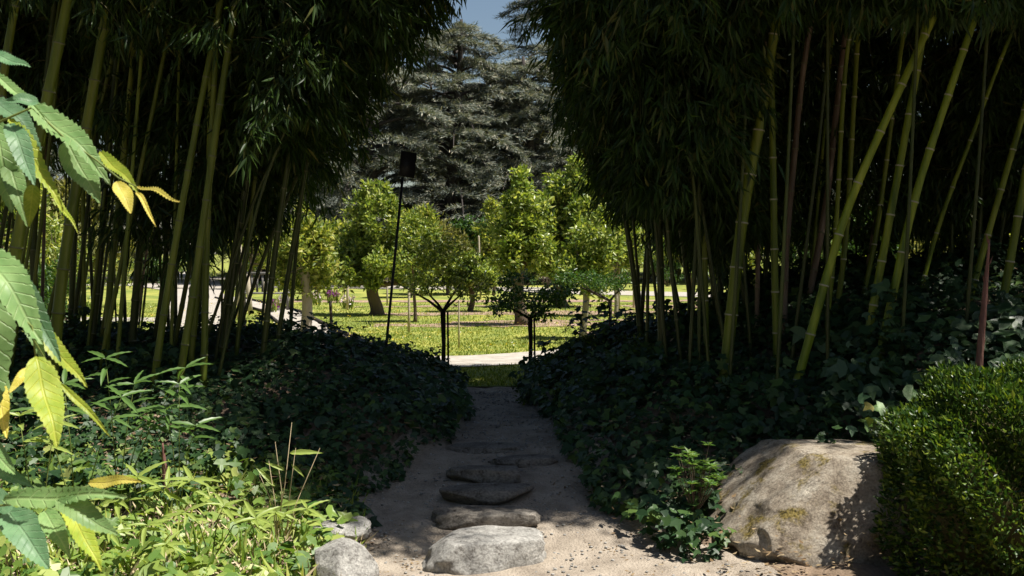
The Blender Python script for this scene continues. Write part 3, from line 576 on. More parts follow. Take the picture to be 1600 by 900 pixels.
def veined(name, c_dark, c_light, trans=.4):
    m, N, L, b = mat(name); tc = N.new('ShaderNodeTexCoord'); sx = N.new('ShaderNodeSeparateXYZ'); L.new(tc.outputs['Object'], sx.inputs[0])
    ab = N.new('ShaderNodeMath'); ab.operation='ABSOLUTE'; L.new(sx.outputs[1], ab.inputs[0])
    # side veins: stripes slanting forward from the midrib
    m1 = N.new('ShaderNodeMath'); m1.operation='MULTIPLY_ADD'; m1.inputs[1].default_value=-1.0; L.new(ab.outputs[0], m1.inputs[0]); L.new(sx.outputs[0], m1.inputs[2])
    m2 = N.new('ShaderNodeMath'); m2.operation='MULTIPLY'; m2.inputs[1].default_value=62; L.new(m1.outputs[0], m2.inputs[0])
    m3 = N.new('ShaderNodeMath'); m3.operation='SINE'; L.new(m2.outputs[0], m3.inputs[0])
    r1 = ramp(N, [(0,0,0),(1,1,1)], [.86,1.0]); L.new(m3.outputs[0], r1.inputs[0])
    r2 = ramp(N, [(1,1,1),(0,0,0)], [.006,.016]); L.new(ab.outputs[0], r2.inputs[0])
    mxv = N.new('ShaderNodeMath'); mxv.operation='MAXIMUM'; L.new(r1.outputs[0], mxv.inputs[0]); L.new(r2.outputs[0], mxv.inputs[1])
    nz = N.new('ShaderNodeTexNoise'); nz.inputs['Scale'].default_value=4; nz.inputs['Detail'].default_value=5; L.new(tc.outputs['Object'], nz.inputs[0])
    oi = N.new('ShaderNodeObjectInfo'); hs = N.new('ShaderNodeHueSaturation'); mr = N.new('ShaderNodeMapRange'); mr.inputs[3].default_value=.8; mr.inputs[4].default_value=1.2; L.new(oi.outputs['Random'], mr.inputs[0]); L.new(mr.outputs[0], hs.inputs['Value'])
    r3 = ramp(N, [c_dark, c_light], [.35,.65]); L.new(nz.outputs[0], r3.inputs[0])
    mx = N.new('ShaderNodeMix'); mx.data_type='RGBA'; fm = N.new('ShaderNodeMath'); fm.operation='MULTIPLY'; fm.inputs[1].default_value=.4; L.new(mxv.outputs[0], fm.inputs[0]); L.new(fm.outputs[0], mx.inputs[0])
    L.new(r3.outputs[0], mx.inputs[6]); mx.inputs[7].default_value=(min(1,c_light[0]*1.6),min(1,c_light[1]*1.35),c_light[2]*1.6,1); L.new(mx.outputs[2], hs.inputs['Color'])
    L.new(hs.outputs[0], b.inputs['Base Color']); b.inputs['Roughness'].default_value=.45; b.inputs['Specular IOR Level'].default_value=.35
    bp = N.new('ShaderNodeBump'); bp.inputs['Strength'].default_value=.5; bp.inputs['Distance'].default_value=.004; bp.invert=True; L.new(mxv.outputs[0], bp.inputs['Height']); L.new(bp.outputs[0], b.inputs['Normal'])
    t = N.new('ShaderNodeBsdfTranslucent'); L.new(hs.outputs[0], t.inputs[0]); ms = N.new('ShaderNodeMixShader'); ms.inputs[0].default_value=trans
    L.new(b.outputs[0], ms.inputs[1]); L.new(t.outputs[0], ms.inputs[2]); L.new(ms.outputs[0], N['Material Output'].inputs[0]); return m
VM = {'g': veined('leaf_pale_green', (.17,.31,.10), (.28,.43,.16)), 'b': veined('leaf_blue_green', (.11,.24,.11), (.19,.34,.17)), 'y': veined('leaf_yellow_green', (.24,.34,.03), (.4,.47,.06)), 'w': veined('leaf_yellow', (.5,.45,.06), (.66,.58,.14))}
fg = thing('leafy_shrub', 'sunlit shrub with large serrated pale green leaves at the left edge, closest to the camera', 'shrub', (-1.55,2.3,0))
def fleaf(bx, by, tx, ty, wpx, Y, kind, seed, Yt=None, roll=0.):
    a_ = P(bx,by,Y); b_ = P(tx,ty,Yt if Yt else Y-.08); d = b_-a_; L_ = np.linalg.norm(d); asp = wpx*.84/F*Y/L_
    me = leaf_mesh('leaf', asp, seed, curl=.08+.3*((seed*29)%10)/10, fold=.1+.3*((seed*13)%7)/7); me.materials.append(VM[kind]); o = bpy.data.objects.new('leaf', me); C.objects.link(o)
    X_ = Vector(d/L_); nrm = Vector((.45+roll,-.85,.65)); nrm = (nrm-nrm.dot(X_)*X_).normalized(); Y_ = nrm.cross(X_)
    mt = Matrix((X_,Y_,nrm)).transposed().to_4x4(); mt.translation = Vector(a_); o.parent = fg; o.matrix_parent_inverse = Matrix.Translation(-fg.location); o.matrix_basis = mt @ Matrix.Scale(L_,4); return o
FL = [(-14,84,46,100,26,'b'),(-10,118,64,156,22,'g'),(48,166,167,236,56,'g'),(-12,152,66,208,48,'b'),(-8,186,16,316,62,'g'),(14,190,54,268,42,'b'),(14,184,106,314,34,'y'),
      (103,222,154,304,58,'g'),(157,240,214,286,27,'y'),(183,284,206,328,34,'w'),(214,290,280,308,15,'w'),(212,298,238,326,10,'w'),(52,288,46,346,30,'y'),(80,304,122,342,12,'y'),
      (10,240,36,330,40,'g'),(60,160,10,150,30,'b'),(-34,380,70,515,78,'g'),(-26,425,4,632,84,'g'),(20,420,96,560,40,'b'),(52,506,136,596,34,'y'),(56,560,92,690,66,'y'),(94,600,166,662,15,'y'),
      (52,574,18,600,22,'w'),(-10,590,12,660,34,'w'),(-30,560,20,610,40,'g'),(-20,728,42,748,30,'b'),(8,784,168,756,44,'g'),(140,756,210,744,26,'w'),(20,790,-30,770,50,'b'),
      (10,795,74,880,66,'b'),(88,780,184,832,48,'g'),(100,790,162,866,44,'y'),(70,800,100,845,40,'g'),(30,470,74,560,30,'g'),(-30,60,-4,130,40,'b'),(-30,690,10,720,40,'g')]
for k,(bx,by,tx,ty,wp_,kd) in enumerate(FL):
    Y = 2.0+.05*(k%5)+(.35 if by<340 else .1)
    fleaf(bx,by,tx,ty,wp_,Y,kd,k, Y-.04-.03*(k%3), roll=((k*37)%7-3)*.09)
def fstem(pts, Y, r0=.0035):
    b = MB(); p = [P(x,y,Y) for x,y in pts]; b.tube(p, np.linspace(r0,r0*.45,len(p)), 6); b.build('stem', M['stem'], fg, smooth=True)
fstem([(-140,420),(-60,260),(0,190),(50,168),(100,215),(150,250),(185,278),(214,292)], 2.4)
fstem([(-140,620),(-60,520),(0,470),(50,510),(56,560)], 2.12); fstem([(0,470),(40,510),(95,600)], 2.13,.002)
fstem([(-140,900),(-60,820),(0,790),(80,782),(140,758)], 2.14)
b = MB()
for x_ in (-140,):
    for Y_,y_ in ((2.4,420),(2.12,620),(2.14,900)): b.tube([(-1.55,2.3,0), (-1.5,2.3,.5) if y_<900 else (-1.4,2.25,.5), P(x_,y_,Y_)], [.012,.008,.0035], 6)
b.build('main_stem', M['bark'], fg)

# dwarf bamboo plants, single leaves
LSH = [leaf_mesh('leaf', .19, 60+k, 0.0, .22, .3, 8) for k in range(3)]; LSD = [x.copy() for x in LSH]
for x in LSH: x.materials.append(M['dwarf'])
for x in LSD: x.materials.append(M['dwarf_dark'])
def put_leaf(me, root, a_, d, L_, up):
    o = bpy.data.objects.new('leaf', me); C.objects.link(o); X_ = Vector(d).normalized(); nrm = Vector(up); nrm = (nrm-nrm.dot(X_)*X_).normalized(); Y_ = nrm.cross(X_)
    mt = Matrix((X_,Y_,nrm)).transposed().to_4x4(); mt.translation = Vector(a_); o.parent = root; o.matrix_parent_inverse = Matrix.Translation(-root.location); o.matrix_basis = mt @ Matrix.Scale(L_,4)
def dwarf(px, py, Y, tops, label, seed, meshes, Lr=(.13,.2)):
    r = np.random.default_rng(seed); b_ = P(px,py,Y); b_[2] = Hs(b_[0],b_[1]); root = thing('dwarf_bamboo', label, 'bamboo', b_, 'dwarf bamboo at the foot of the left bank')
    for (tx,ty) in tops:
        t_ = P(tx,ty,Y-.1); mid = (b_+t_)/2+np.array([0,0,.08]); s_ = MB(); s_.tube([b_,mid,t_],[.004,.003,.0015],5); s_.build('stem', M['stem'], root)
        dd = unit(t_-mid); n_ = 7
        for k in range(n_):
            f = .6+.4*min(1,k/3); pos = mid+(t_-mid)*f; az = k*2.4+r.uniform(-.4,.4); d = dd*.25+np.array([1.2*math.cos(az), .7*math.sin(az)-.2, r.uniform(-.6,.35)])
            put_leaf(meshes[k%3], root, pos, d, r.uniform(*Lr), (r.uniform(-.3,.3),-.5,1))
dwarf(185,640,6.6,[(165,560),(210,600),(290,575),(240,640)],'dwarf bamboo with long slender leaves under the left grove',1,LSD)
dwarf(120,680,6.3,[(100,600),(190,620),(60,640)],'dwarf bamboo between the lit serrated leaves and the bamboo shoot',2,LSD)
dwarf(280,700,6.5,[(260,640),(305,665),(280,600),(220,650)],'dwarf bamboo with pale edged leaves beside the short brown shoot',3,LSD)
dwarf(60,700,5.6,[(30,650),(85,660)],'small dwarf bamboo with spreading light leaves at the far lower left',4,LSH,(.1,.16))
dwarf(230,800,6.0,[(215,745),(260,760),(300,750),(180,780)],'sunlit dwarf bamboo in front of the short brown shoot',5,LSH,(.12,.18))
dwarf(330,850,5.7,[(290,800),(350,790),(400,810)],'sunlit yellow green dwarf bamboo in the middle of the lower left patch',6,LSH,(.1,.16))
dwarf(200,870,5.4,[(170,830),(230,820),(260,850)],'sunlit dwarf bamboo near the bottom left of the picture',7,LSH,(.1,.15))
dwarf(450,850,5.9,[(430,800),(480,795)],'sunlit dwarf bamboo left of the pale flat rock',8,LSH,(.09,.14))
# dry grass tuft with tall stalks
r = np.random.default_rng(8); b_ = P(440,835,6.1); b_[2] = Hs(b_[0],b_[1]); root = thing('dry_grass', 'tall dry straw coloured grass stalks rising left of the path', 'grass', b_)
for (tx,ty) in [(456,660),(430,690),(462,700),(420,720),(470,770),(405,740),(500,700)]:
    t_ = P(tx,ty,6.0); q = MB(); q.tube([b_+r.normal(0,.02,3)*[1,1,0], (b_+t_)/2+r.normal(0,.012,3), t_],[.004,.003,.001],5); q.build('stalk', M['straw'], root)
for (px_,py_,dx,dz,L_) in [(452,708,1,.12,.18),(445,735,-1,.5,.12),(455,725,.6,-.5,.1),(430,760,-.7,.8,.15),(440,790,1,.3,.16),(435,800,-1,.2,.16)]:
    put_leaf(LSH[1], root, P(px_,py_,6.02), (dx,-.1,dz), L_, (0,-.8,.6))
# low sunlit undergrowth and wood chips
def low(name, n, xr_, yr_, L_, W_, m_, seed, label, cat, flat=False, keep=None, up=.8, off=.0):
    r = np.random.default_rng(seed); x = r.uniform(*xr_,n); y = r.uniform(*yr_,n); k = np.ones(n,bool) if keep is None else keep(x,y); x=x[k]; y=y[k]; n=len(x)
    p = np.c_[x,y,H(x,y)+.012+off*r.random(n)]; d = np.c_[r.normal(size=(n,2))*(1 if flat else .8), r.normal(0,.12,n) if flat else np.abs(r.normal(up,.35,n))]
    sd_ = np.cross(unit(d), np.array([0,0,1.]))+r.normal(0,.2,(n,3)); q = MB(); q.leaves(p, d, sd_, L_*r.uniform(.4,1.3,n), W_*r.uniform(.6,1.3,n), fold=.12, droop=0 if flat else .3); return tag(q.build(name, m_), label, cat, kind='stuff')
kp = lambda x,y: (x<xl(y)-.03)&(wob(x*1.1+.5,y*1.4)>-.4)
low('undergrowth', 4600, (-4.5,-.8), (4.9,7.2), .12, .016, M['dwarf'], 11, 'bright yellow green grassy undergrowth at the lower left', 'grass', keep=kp, up=.5)
low('undergrowth', 900, (-3.2,-.8), (5.0,6.7), .12, .006, M['straw'], 12, 'dry straw mixed in the lower left undergrowth', 'grass', keep=kp, up=.5)
low('wood_chips', 9000, (-4.5,-.7), (4.6,7.2), .04, .016, M['chips'], 13, 'light brown wood chips on the soil at the lower left', 'wood chips', flat=True, off=.02, keep=lambda x,y:x<xl(y)+.03)
low('path_litter', 5200, (-1.1,1.9), (5,9), .03, .012, M['litter'], 14, 'small dry leaves and twigs scattered on the footpath', 'leaf litter', flat=True, keep=lambda x,y:(x>xl(y)-.1)&((x>xr(y)-.35)|(wob(x*2,y*2)>.25)))
low('bank_litter', 2500, (-5,-.5), (6.6,11), .06, .02, M['litter'], 16, 'brown dead leaves lying on the ivy of the left bank', 'leaf litter', flat=True, off=.2, keep=lambda x,y:x<xl(y))
low('bank_litter', 4500, (.5,5.4), (5.4,11), .05, .02, M['litter'], 15, 'brown dead leaves under the ivy edge of the right bank', 'leaf litter', flat=True, off=.2, keep=lambda x,y:x>xr(y)-.12)
# pebbles on the path
r = np.random.default_rng(19); q = MB(); ico = bmesh.new(); bmesh.ops.create_icosphere(ico, subdivisions=1, radius=1); iv = np.array([v.co for v in ico.verts]); it = [[v.index for v in f.verts] for f in ico.faces]; ico.free()
for k in range(2200):
    y_ = r.uniform(5,11); x_ = r.uniform(xl(y_)-.1, xr(y_)+.1); s_ = r.uniform(.004,.013); q.tris(iv*np.array([s_,s_,s_*.6])+[x_,y_,Hs(x_,y_)+.014], it)
tag(q.build('pebbles', M['granite']), 'tiny pebbles strewn over the sandy footpath', 'pebbles', kind='stuff')
# yellow green broad leaved plant by the boulder top
root = thing('broad_leaf_plant', 'light green broad leaved ivy shoot with a yellow leaf between boulder and bush', 'plant', P(1375,672,6.9))
ivm = {}
def ivyleaf(m_):
    if m_ not in ivm: b = MB(); b.tris(np.array(IVY), IVT); me = b.mesh('leaf'); me.materials.append(m_); ivm[m_] = me
    return ivm[m_]
for k,(x_,y_,s_,mm) in enumerate([(1410,610,.13,'g'),(1385,640,.12,'g'),(1350,660,.1,'g'),(1362,632,.08,'w'),(1395,670,.11,'g'),(1340,625,.09,'b'),(1425,640,.1,'b'),(1375,690,.1,'g'),(1365,655,.08,'y'),(1330,665,.08,'b')]):
    rr_ = random.Random(k); put_leaf(ivyleaf(VM[mm]), root, P(x_,y_,6.75), (rr_.uniform(-1,1),rr_.uniform(-.6,0),rr_.uniform(-.6,.3)), s_, (rr_.uniform(-.3,.3),-.8,.8))
# ------------------------------------------------------------------ post with a dark panel, young goblet trees, stakes
root = thing('garden_sign', 'dark rectangular panel on a tall thin tilted pole at the left bank', 'sign', P(602,560,10.0))
b = MB(); b.tube([P(601,580,10.0), P(603,545,10.0), P(629,278,9.95)], .0125, 8); b.build('pole', M['metal'], root)
a_ = P(637,257,9.93); b = MB(); b.box((0,0,0),(.145,.012,.235)); o = b.build('panel', M['metal'], root)
o.matrix_basis = Matrix.Translation(Vector(a_)) @ Matrix.Rotation(math.radians(9),4,'Y') @ Matrix.Rotation(math.radians(20),4,'Z') @ Matrix.Rotation(math.radians(-12),4,'X')

def crown_clumps(tiers, Y, nc, r):
    out = []
    nc = int(nc*.8); ws = np.array([t[2]*t[2]*t[3] for t in tiers], float)**.7; ws /= ws.sum()
    for t, k in zip(tiers, (ws*nc).astype(int)+1):
        cx, cy, rx, ry = t[:4]; c_ = P(cx,cy,Y)
        for _ in range(k):
            v = unit(r.normal(size=3))*r.uniform(.35,1)**.5; out.append(c_+v*np.array([rx/F*Y, rx/F*Y*.9, ry/F*Y]))
    return out
def tree(px, base_py, trunk_w, head_py, tiers, label, m_='fruit', bark='bark', nc=60, nl=60, L=.075, seed=0, name='fruit_tree', cat='tree', group='fruit trees in the orchard', cr=.16, base=None, lim=9, Y=None):
    r = np.random.default_rng(500+seed); Y = Y or gdist(base_py); b_ = P(px,base_py,Y); b_[2] = GZ
    root = thing(name, label, cat, b_, group); cl = crown_clumps(tiers, Y, nc, r)
    h_ = P(px+r.uniform(-2,2), head_py, Y); tr = trunk_w/F*Y/2
    b = MB(); t = np.linspace(0,1,8)[:,None]; pp = b_+(h_-b_)*t+np.c_[.4*tr*np.sin(t*5+seed),.3*tr*np.cos(t*4),0*t]; pp[0,2] -= .05
    b.tube(pp, tr*np.array([1.5,1.1,1.0,.96,.93,.92,.95,.9]), 10); b.build('trunk', M[bark], root, smooth=True)
    b = MB()
    for k in range(min(lim,len(cl))):
        e_ = cl[k*len(cl)//lim]; md = h_*.5+e_*.5+np.array([0,0,-.1*np.linalg.norm(e_-h_)]); b.tube([h_-[0,0,tr*.5], md, e_], [tr*.6,tr*.32,tr*.1], 6, False)
        for _ in range(3):
            e2 = cl[r.integers(len(cl))]
            if np.linalg.norm(e2-md) < 1.2: b.tube([md,(md+e2)/2+r.normal(0,.03,3),e2],[tr*.25,tr*.15,tr*.05],4,False)
    b.build('branch', M[bark], root)
    q = MB()
    cl = cl+[c_+r.normal(0,cr*.9,3) for c_ in cl[::2]]
    for c_ in cl:
        s_ = r.uniform(.6,1.3)*cr; clump(q, c_, (s_*r.uniform(.7,1.2),s_,s_*r.uniform(.7,1.7)), int(nl*1.15), L*1.35, L*.72, r, .2, .15, .2)
    q.build('crown', M[m_], root, kind='stuff'); return root
tree(585,494,20,440,[(575,415,62,30),(600,385,40,34),(590,340,42,42),(590,302,24,18),(540,410,32,20),(625,420,30,24),(560,380,34,26)],'round two tiered apple tree with a stout dark trunk left of the tilted pole',nc=130,nl=75,L=.085,seed=1,lim=12)
tree(813,510,19,400,[(812,372,34,36),(815,325,26,40),(812,288,12,20),(838,385,26,26),(795,405,26,18)],'narrow pear tree with a straight trunk in the middle of the orchard',nc=95,nl=60,L=.08,seed=2)
tree(878,481,19,430,[(888,392,60,40),(880,340,56,42),(890,295,40,30),(908,275,18,18),(930,365,34,52)],'largest leafy fruit tree behind the pale trunk on the right','fruit',nc=170,nl=75,L=.1,seed=3,cr=.2,lim=12)
tree(913,532,11,445,[(910,425,44,20),(925,385,36,30)],'small fruit tree with a whitish trunk near the right bank','fruit','pale_bark',nc=60,nl=50,L=.065,seed=4)
tree(736,488,9,455,[(740,435,36,24),(730,415,28,20),(755,425,22,18)],'small spreading fruit tree behind the goblet tree','fruit',nc=50,nl=50,L=.075,seed=5)
tree(476,545,17,395,[(470,372,44,30),(495,410,30,40),(450,420,24,30)],'rough pale barked tree trunk with yellowish leaves by the narrow path','fruit_yellow','pale_bark',nc=60,nl=50,L=.075,seed=6,Y=17.5)
tree(648,505,5,430,[(652,400,28,40),(645,365,18,26)],'slim young tree right of the tilted pole','fruit','bark',nc=50,nl=45,L=.07,seed=7)
tree(497,470,8,440,[(500,400,40,40),(520,375,24,30),(478,385,20,30)],'yellowish young tree left of the apple tree','fruit_yellow','bark',nc=80,nl=50,L=.11,seed=8,cr=.25)
tree(700,462,6,430,[(700,395,34,34),(690,370,24,22)],'bronze leaved bushy young tree in the middle distance','bronze','bark',nc=80,nl=50,L=.11,seed=9,cr=.25)
tree(742,460,5,400,[(728,370,20,26),(742,360,18,14)],'slim grey green young tree with a pale stem in the middle distance','fruit_dark','pale_bark',nc=36,nl=50,L=.1,seed=10,cr=.2)
tree(772,462,5,420,[(770,380,20,44),(768,330,8,24)],'thin upright yellowish sapling left of the pear tree','fruit_yellow','bark',nc=45,nl=50,L=.1,seed=11,cr=.2)
tree(640,466,6,430,[(650,360,26,26),(665,345,18,14),(640,385,20,20)],'pale leaved tree rising right behind the tilted pole','fruit_yellow','bark',nc=70,nl=50,L=.11,seed=12,cr=.24)
tree(962,496,7,420,[(968,380,28,40),(950,350,20,30)],'pale stemmed tree half hidden by hanging bamboo leaves','fruit','pale_bark',nc=50,nl=50,L=.09,seed=13,cr=.2)
# goblet shaped young trees near the cross path
def goblet(px, base_py, head_py, arms, tiers, label, seed, m_, nst=1, nc=40):
    r = np.random.default_rng(seed); Y = gdist(base_py); b_ = P(px,base_py,Y); b_[2] = GZ; h_ = P(px,head_py,Y)
    root = thing('goblet_tree', label, 'tree', b_, 'young trained trees along the near grass strip')
    b = MB(); b.tube([b_-[0,0,.05],(b_+h_)/2+[.01,0,0],h_],[.028,.022,.03],8); b.build('trunk', M['dark_stake'], root, smooth=True)
    for (x_,y_,dy) in arms:
        e_ = P(x_,y_,Y+dy); md = (h_+e_)/2+r.normal(0,.012,3); b = MB(); b.tube([h_-[0,0,.02],md,e_,e_+[(e_[0]-h_[0])*.4+r.normal(0,.03),0,.10]],[.02,.013,.009,.003],7); b.build('branch', M['dark_stake'], root, smooth=True)
    q = MB()
    for c_ in crown_clumps(tiers,Y,nc,r): clump(q, c_, (.12,.12,.09), 28, .06, .03, r, .1, .15, .2)
    q.build('crown', M[m_], root, kind='stuff')
    for k in range(nst):
        s_ = b_+np.array([.06+.03*k,.04,0]); b = MB(); b.tube([s_-[0,0,.05], s_+[-.01,0,(head_py and (h_[2]-b_[2]))-.02]], .011, 6); b.build('stake', M['dark_stake'], root)
goblet(692,596,484,[(645,456,.1),(672,462,-.25),(716,464,-.1),(722,440,.2)],[(695,405,40,30),(655,440,34,14),(735,430,34,34),(672,385,26,20)],'young tree forking into bare spreading arms on a dark stem, nearest the left bank',1,'fruit',1,62)
goblet(828,585,495,[(790,478,.1),(860,474,-.1),(845,470,.2)],[(828,464,62,18),(790,474,34,14),(866,462,36,16),(830,486,34,10),(812,440,30,14)],'young tree with a shade-darkened flat crown and a thin stake before the pear tree',2,'fruit_dark',1,64)  # crown takes the dark leaf colour to stand in for shade
goblet(953,540,468,[(905,448,.1),(925,455,-.1),(975,450,.1),(890,440,.2)],[(925,440,40,12),(895,436,24,12),(965,440,20,12)],'goblet shaped young tree with drooping left arm beside the right bank',3,'fruit_dark',0,50)
def stake(px, y0, y1, wpx, label, m_='stake', tilt=0):
    Y = gdist(y0); a_ = P(px,y0,Y); a_[2] = GZ; b_ = P(px+tilt,y1,Y); s_ = MB(); rad = wpx/F*Y/2
    s_.tube([a_-[0,0,.05], a_+(b_-a_)*.5, a_+(b_-a_)*.97, b_],[rad,rad*.97,rad*.95,rad*.5],8); tag(s_.build('stake', M[m_], smooth=True), label, 'stake', 'stakes standing in the lawn')
stake(543,486,432,4,'short whitish stake left of the apple tree trunk'); stake(639,521,452,4,'pale stake just right of the tilted pole'); stake(717,546,468,2.6,'thin pale cane right of the goblet tree')
stake(751,468,368,3,'tall thin white stake in the middle distance',tilt=-3); stake(967,496,385,4,'grey stake against the pale stemmed tree on the right'); stake(519,530,470,5,'dark short post by the narrow path',m_='dark_stake',tilt=-3)
stake(374,500,380,8,'tall pale post between the left bamboo culms'); stake(392,492,428,8,'pale leaning post next to the slatted bench',tilt=-6); stake(413,500,440,3,'thin cane before the slatted bench')
stake(605,478,440,3,'thin cane behind the apple tree'); stake(990,482,430,3,'thin cane at the far right of the orchard'); stake(538,470,420,2.5,'short cane in the far lawn')
# slatted bench seen through the left grove
Yb = gdist(486); bl = P(415,486,Yb); root = thing('garden_bench', 'grey slatted wooden bench seen between the left bamboo culms', 'bench', (bl[0],bl[1],GZ))
for k in range(9):
    b = MB(); b.box((bl[0]-.52+k*.13, bl[1]+.25, GZ+.66),(.05,.025,.42)); b.build('back_slat', M['bench'], root)
for k in range(4):
    b = MB(); b.box((bl[0], bl[1]-.18+k*.125, GZ+.43),(1.2,.09,.03)); b.build('seat_slat', M['bench'], root)
for sx_ in (-.57,.57):
    for sy_,h_ in ((-.2,.62),(.25,.9)):
        b = MB(); b.box((bl[0]+sx_, bl[1]+sy_, GZ+h_/2),(.06,.06,h_)); b.build('leg', M['bench'], root)
    b = MB(); b.box((bl[0]+sx_, bl[1]+.0, GZ+.635),(.07,.5,.03)); b.build('armrest', M['bench'], root)
b = MB(); b.box((bl[0], bl[1]+.25, GZ+.9),(1.2,.045,.07)); b.build('top_rail', M['bench'], root)
# flower clumps
def flowers(px, py, rpx, m_, label, n, seed):
    r = np.random.default_rng(seed); Y = gdist(py+14); c_ = P(px,py,Y); R_ = rpx/F*Y; root = thing('flower_clump', label, 'flowers', (c_[0],c_[1],GZ), 'flower clumps in the garden')
    st = MB(); q = MB(); lv = MB()
    for k in range(n):
        e_ = c_+np.array([r.uniform(-1,1)*R_, r.uniform(-1,1)*R_, r.uniform(-.3,.5)*R_]); st.tube([(e_[0],e_[1],GZ),e_],.008,4,False); clump(q, e_, (.05,.05,.06), 9, .08, .05, r)
        lv.leaves(np.tile([e_[0],e_[1],GZ],(4,1)), np.c_[r.normal(0,.25,(4,2)),np.ones(4)], r.normal(size=(4,3)), .4, .03)
    st.build('stem', M['stem'], root, kind='stuff'); q.build('petals', m_, root); lv.build('leaves', M['fruit'], root)
pur = leafmat('purple_petal', [(.16,.03,.18),(.3,.08,.32)], .3, .5, .2); pal = leafmat('pale_petal', [(.55,.4,.6),(.8,.75,.8)], .3, .5, .2)
flowers(520,461,8,pur,'deep purple irises left of the apple tree',14,1); flowers(492,464,13,pal,'pale lilac irises beside the rough trunk',18,2); flowers(545,470,9,pal,'whitish flowers at the foot of the yellowish young tree',9,3)
flowers(445,470,12,pal,'pale flowers behind the slim dark bamboo culm',12,4); flowers(425,476,8,pur,'purple flowers next to the slatted bench',8,5)

# ------------------------------------------------------------------ background planting
rb = np.random.default_rng(90)
def backtree(proto_list, spots, label_f, group, name, cat='tree'):
    for k,(x_,y_,s_) in enumerate(spots):
        pr = proto_list[k%len(proto_list)]; o = pr.copy(); C.objects.link(o); o.location = (x_,y_,GZ); o.scale = (s_,s_,s_*rb.uniform(.85,1.15)); o.rotation_euler = (0,0,rb.uniform(0,6.28)); tag(o, label_f, cat, group)
        for ch in pr.children:
            c_ = ch.copy(); C.objects.link(c_); c_.parent = o
def proto(seed, m_, hgt=3.2, wd=1.3):
    r = np.random.default_rng(seed); root = thing('orchard_tree', 'x', 'tree', (0,0,0)); b = MB(); b.tube([(0,0,-.1),(.03,0,hgt*.3),(0,.04,hgt*.7)],[.09,.07,.03],7); b.build('trunk', M['bark'], root)
    q = MB(); bb = MB()
    for k in range(46):
        t_ = r.uniform(.0,1)**.8; R_ = wd*(1-.75*t_)*r.uniform(.4,1); az = r.uniform(0,6.28); c_ = np.array([R_*math.cos(az),R_*math.sin(az),hgt*(.28+.72*t_)]); s_ = r.uniform(.2,.36)
        clump(q, c_, (s_*1.1,s_*1.1,s_*.9), 75, .14, .075, r, .2,.15,.2)
        if k%3==0: bb.tube([(0,0,hgt*.3*(1+t_)), c_*.6+[0,0,hgt*.1], c_],[.035,.02,.008],4,False)
    q.build('crown', M[m_], root, kind='stuff'); bb.build('branch', M['bark'], root); return root
pA, pB, pC, pD = proto(1,'fruit'), proto(2,'fruit_yellow',2.8,1.5), proto(3,'fruit_dark',3.6,1.4), proto(4,'bronze',2.4,1.3)
spots = []
for x_ in np.arange(-30,31,2.6): spots.append((x_+rb.uniform(-.9,.9), rb.uniform(44,52), rb.uniform(.8,1.25)))
for x_ in np.arange(-17,-5.8,1.0): spots.append((x_, 25+rb.uniform(-4,7), rb.uniform(1.0,1.4)))
for x_ in np.arange(4.0,17,1.9): spots.append((x_, 24.5+rb.uniform(-1,9), rb.uniform(.7,.95)))
for x_ in np.arange(-9,14,2.7): spots.append((x_+rb.uniform(-.8,.8), rb.uniform(34,42), rb.uniform(.6,.9)))
spots = [s for s in spots if not (abs(s[0]-np.interp(s[1],[19,32,52,80],[-5.8,-9.2,-15,-24]))<1.6)]
backtree([pB,pA,pB,pC,pA,pD], spots, 'leafy tree in the row closing the far side of the orchard', 'trees closing the far side of the orchard', 'orchard_tree')
for p_ in (pA,pB,pC,pD):
    for ch in list(p_.children): bpy.data.objects.remove(ch)
    bpy.data.objects.remove(p_)

# low evergreen shrubs beyond the left grove and behind the right bank
def low_shrub(x_, y_, h_, wd, label, seed):
    r = np.random.default_rng(seed); root = thing('garden_shrub', label, 'shrub', (x_,y_,GZ), 'shrubs beyond the bamboo groves'); q = MB(); st = MB()
    for k in range(34):
        v = unit(r.normal(size=3)); c_ = np.array([x_,y_,GZ+h_*.5])+v*np.array([wd,wd,h_*.5])*r.uniform(.3,1); s_ = r.uniform(.12,.24); clump(q, c_, (s_,s_,s_), 60, .09, .045, r, .3, .1, .2)
        if k%4==0: st.tube([(x_,y_,GZ-.05), c_],[.02,.006],4,False)
    q.build('foliage', M['fruit' if seed%2 else 'fruit_dark'], root, kind='stuff'); st.build('stem', M['bark'], root, kind='stuff')
for k,(x_,y_,h_,wd,lb) in enumerate([(-7.6,17.5,1.5,.7,'dark leafy shrub left of the white path behind the left grove'),(-9.3,18.5,1.8,.9,'green shrub farther left behind the left grove'),(-11,19,1.9,1.0,'green shrub behind the leftmost thick bamboo culms'),(-8.6,21,2.0,.8,'tall dark shrub behind the left grove'),(-13,20,2.0,1.2,'shrub at the far left beyond the bamboo'),
    (5.2,17,1.2,.8,'dark shrub behind the middle stems of the right grove'),(7.2,18,1.6,1.0,'green shrub behind the right bank'),(9.5,18.5,2.0,1.2,'tall green shrub behind the right grove'),(12,19,2.2,1.3,'shrub at the far right beyond the bamboo')]):
    low_shrub(x_,y_,h_,wd,lb,30+k)
for k,x_ in enumerate(np.arange(-24,20,1.7)):
    low_shrub(x_+rb.uniform(-.4,.4), 42.5+rb.uniform(-1,1)+(3 if x_>2 else 0), rb.uniform(1.5,2.6), rb.uniform(.8,1.2), 'low green shrub in the belt along the far edge of the orchard', 60+k)
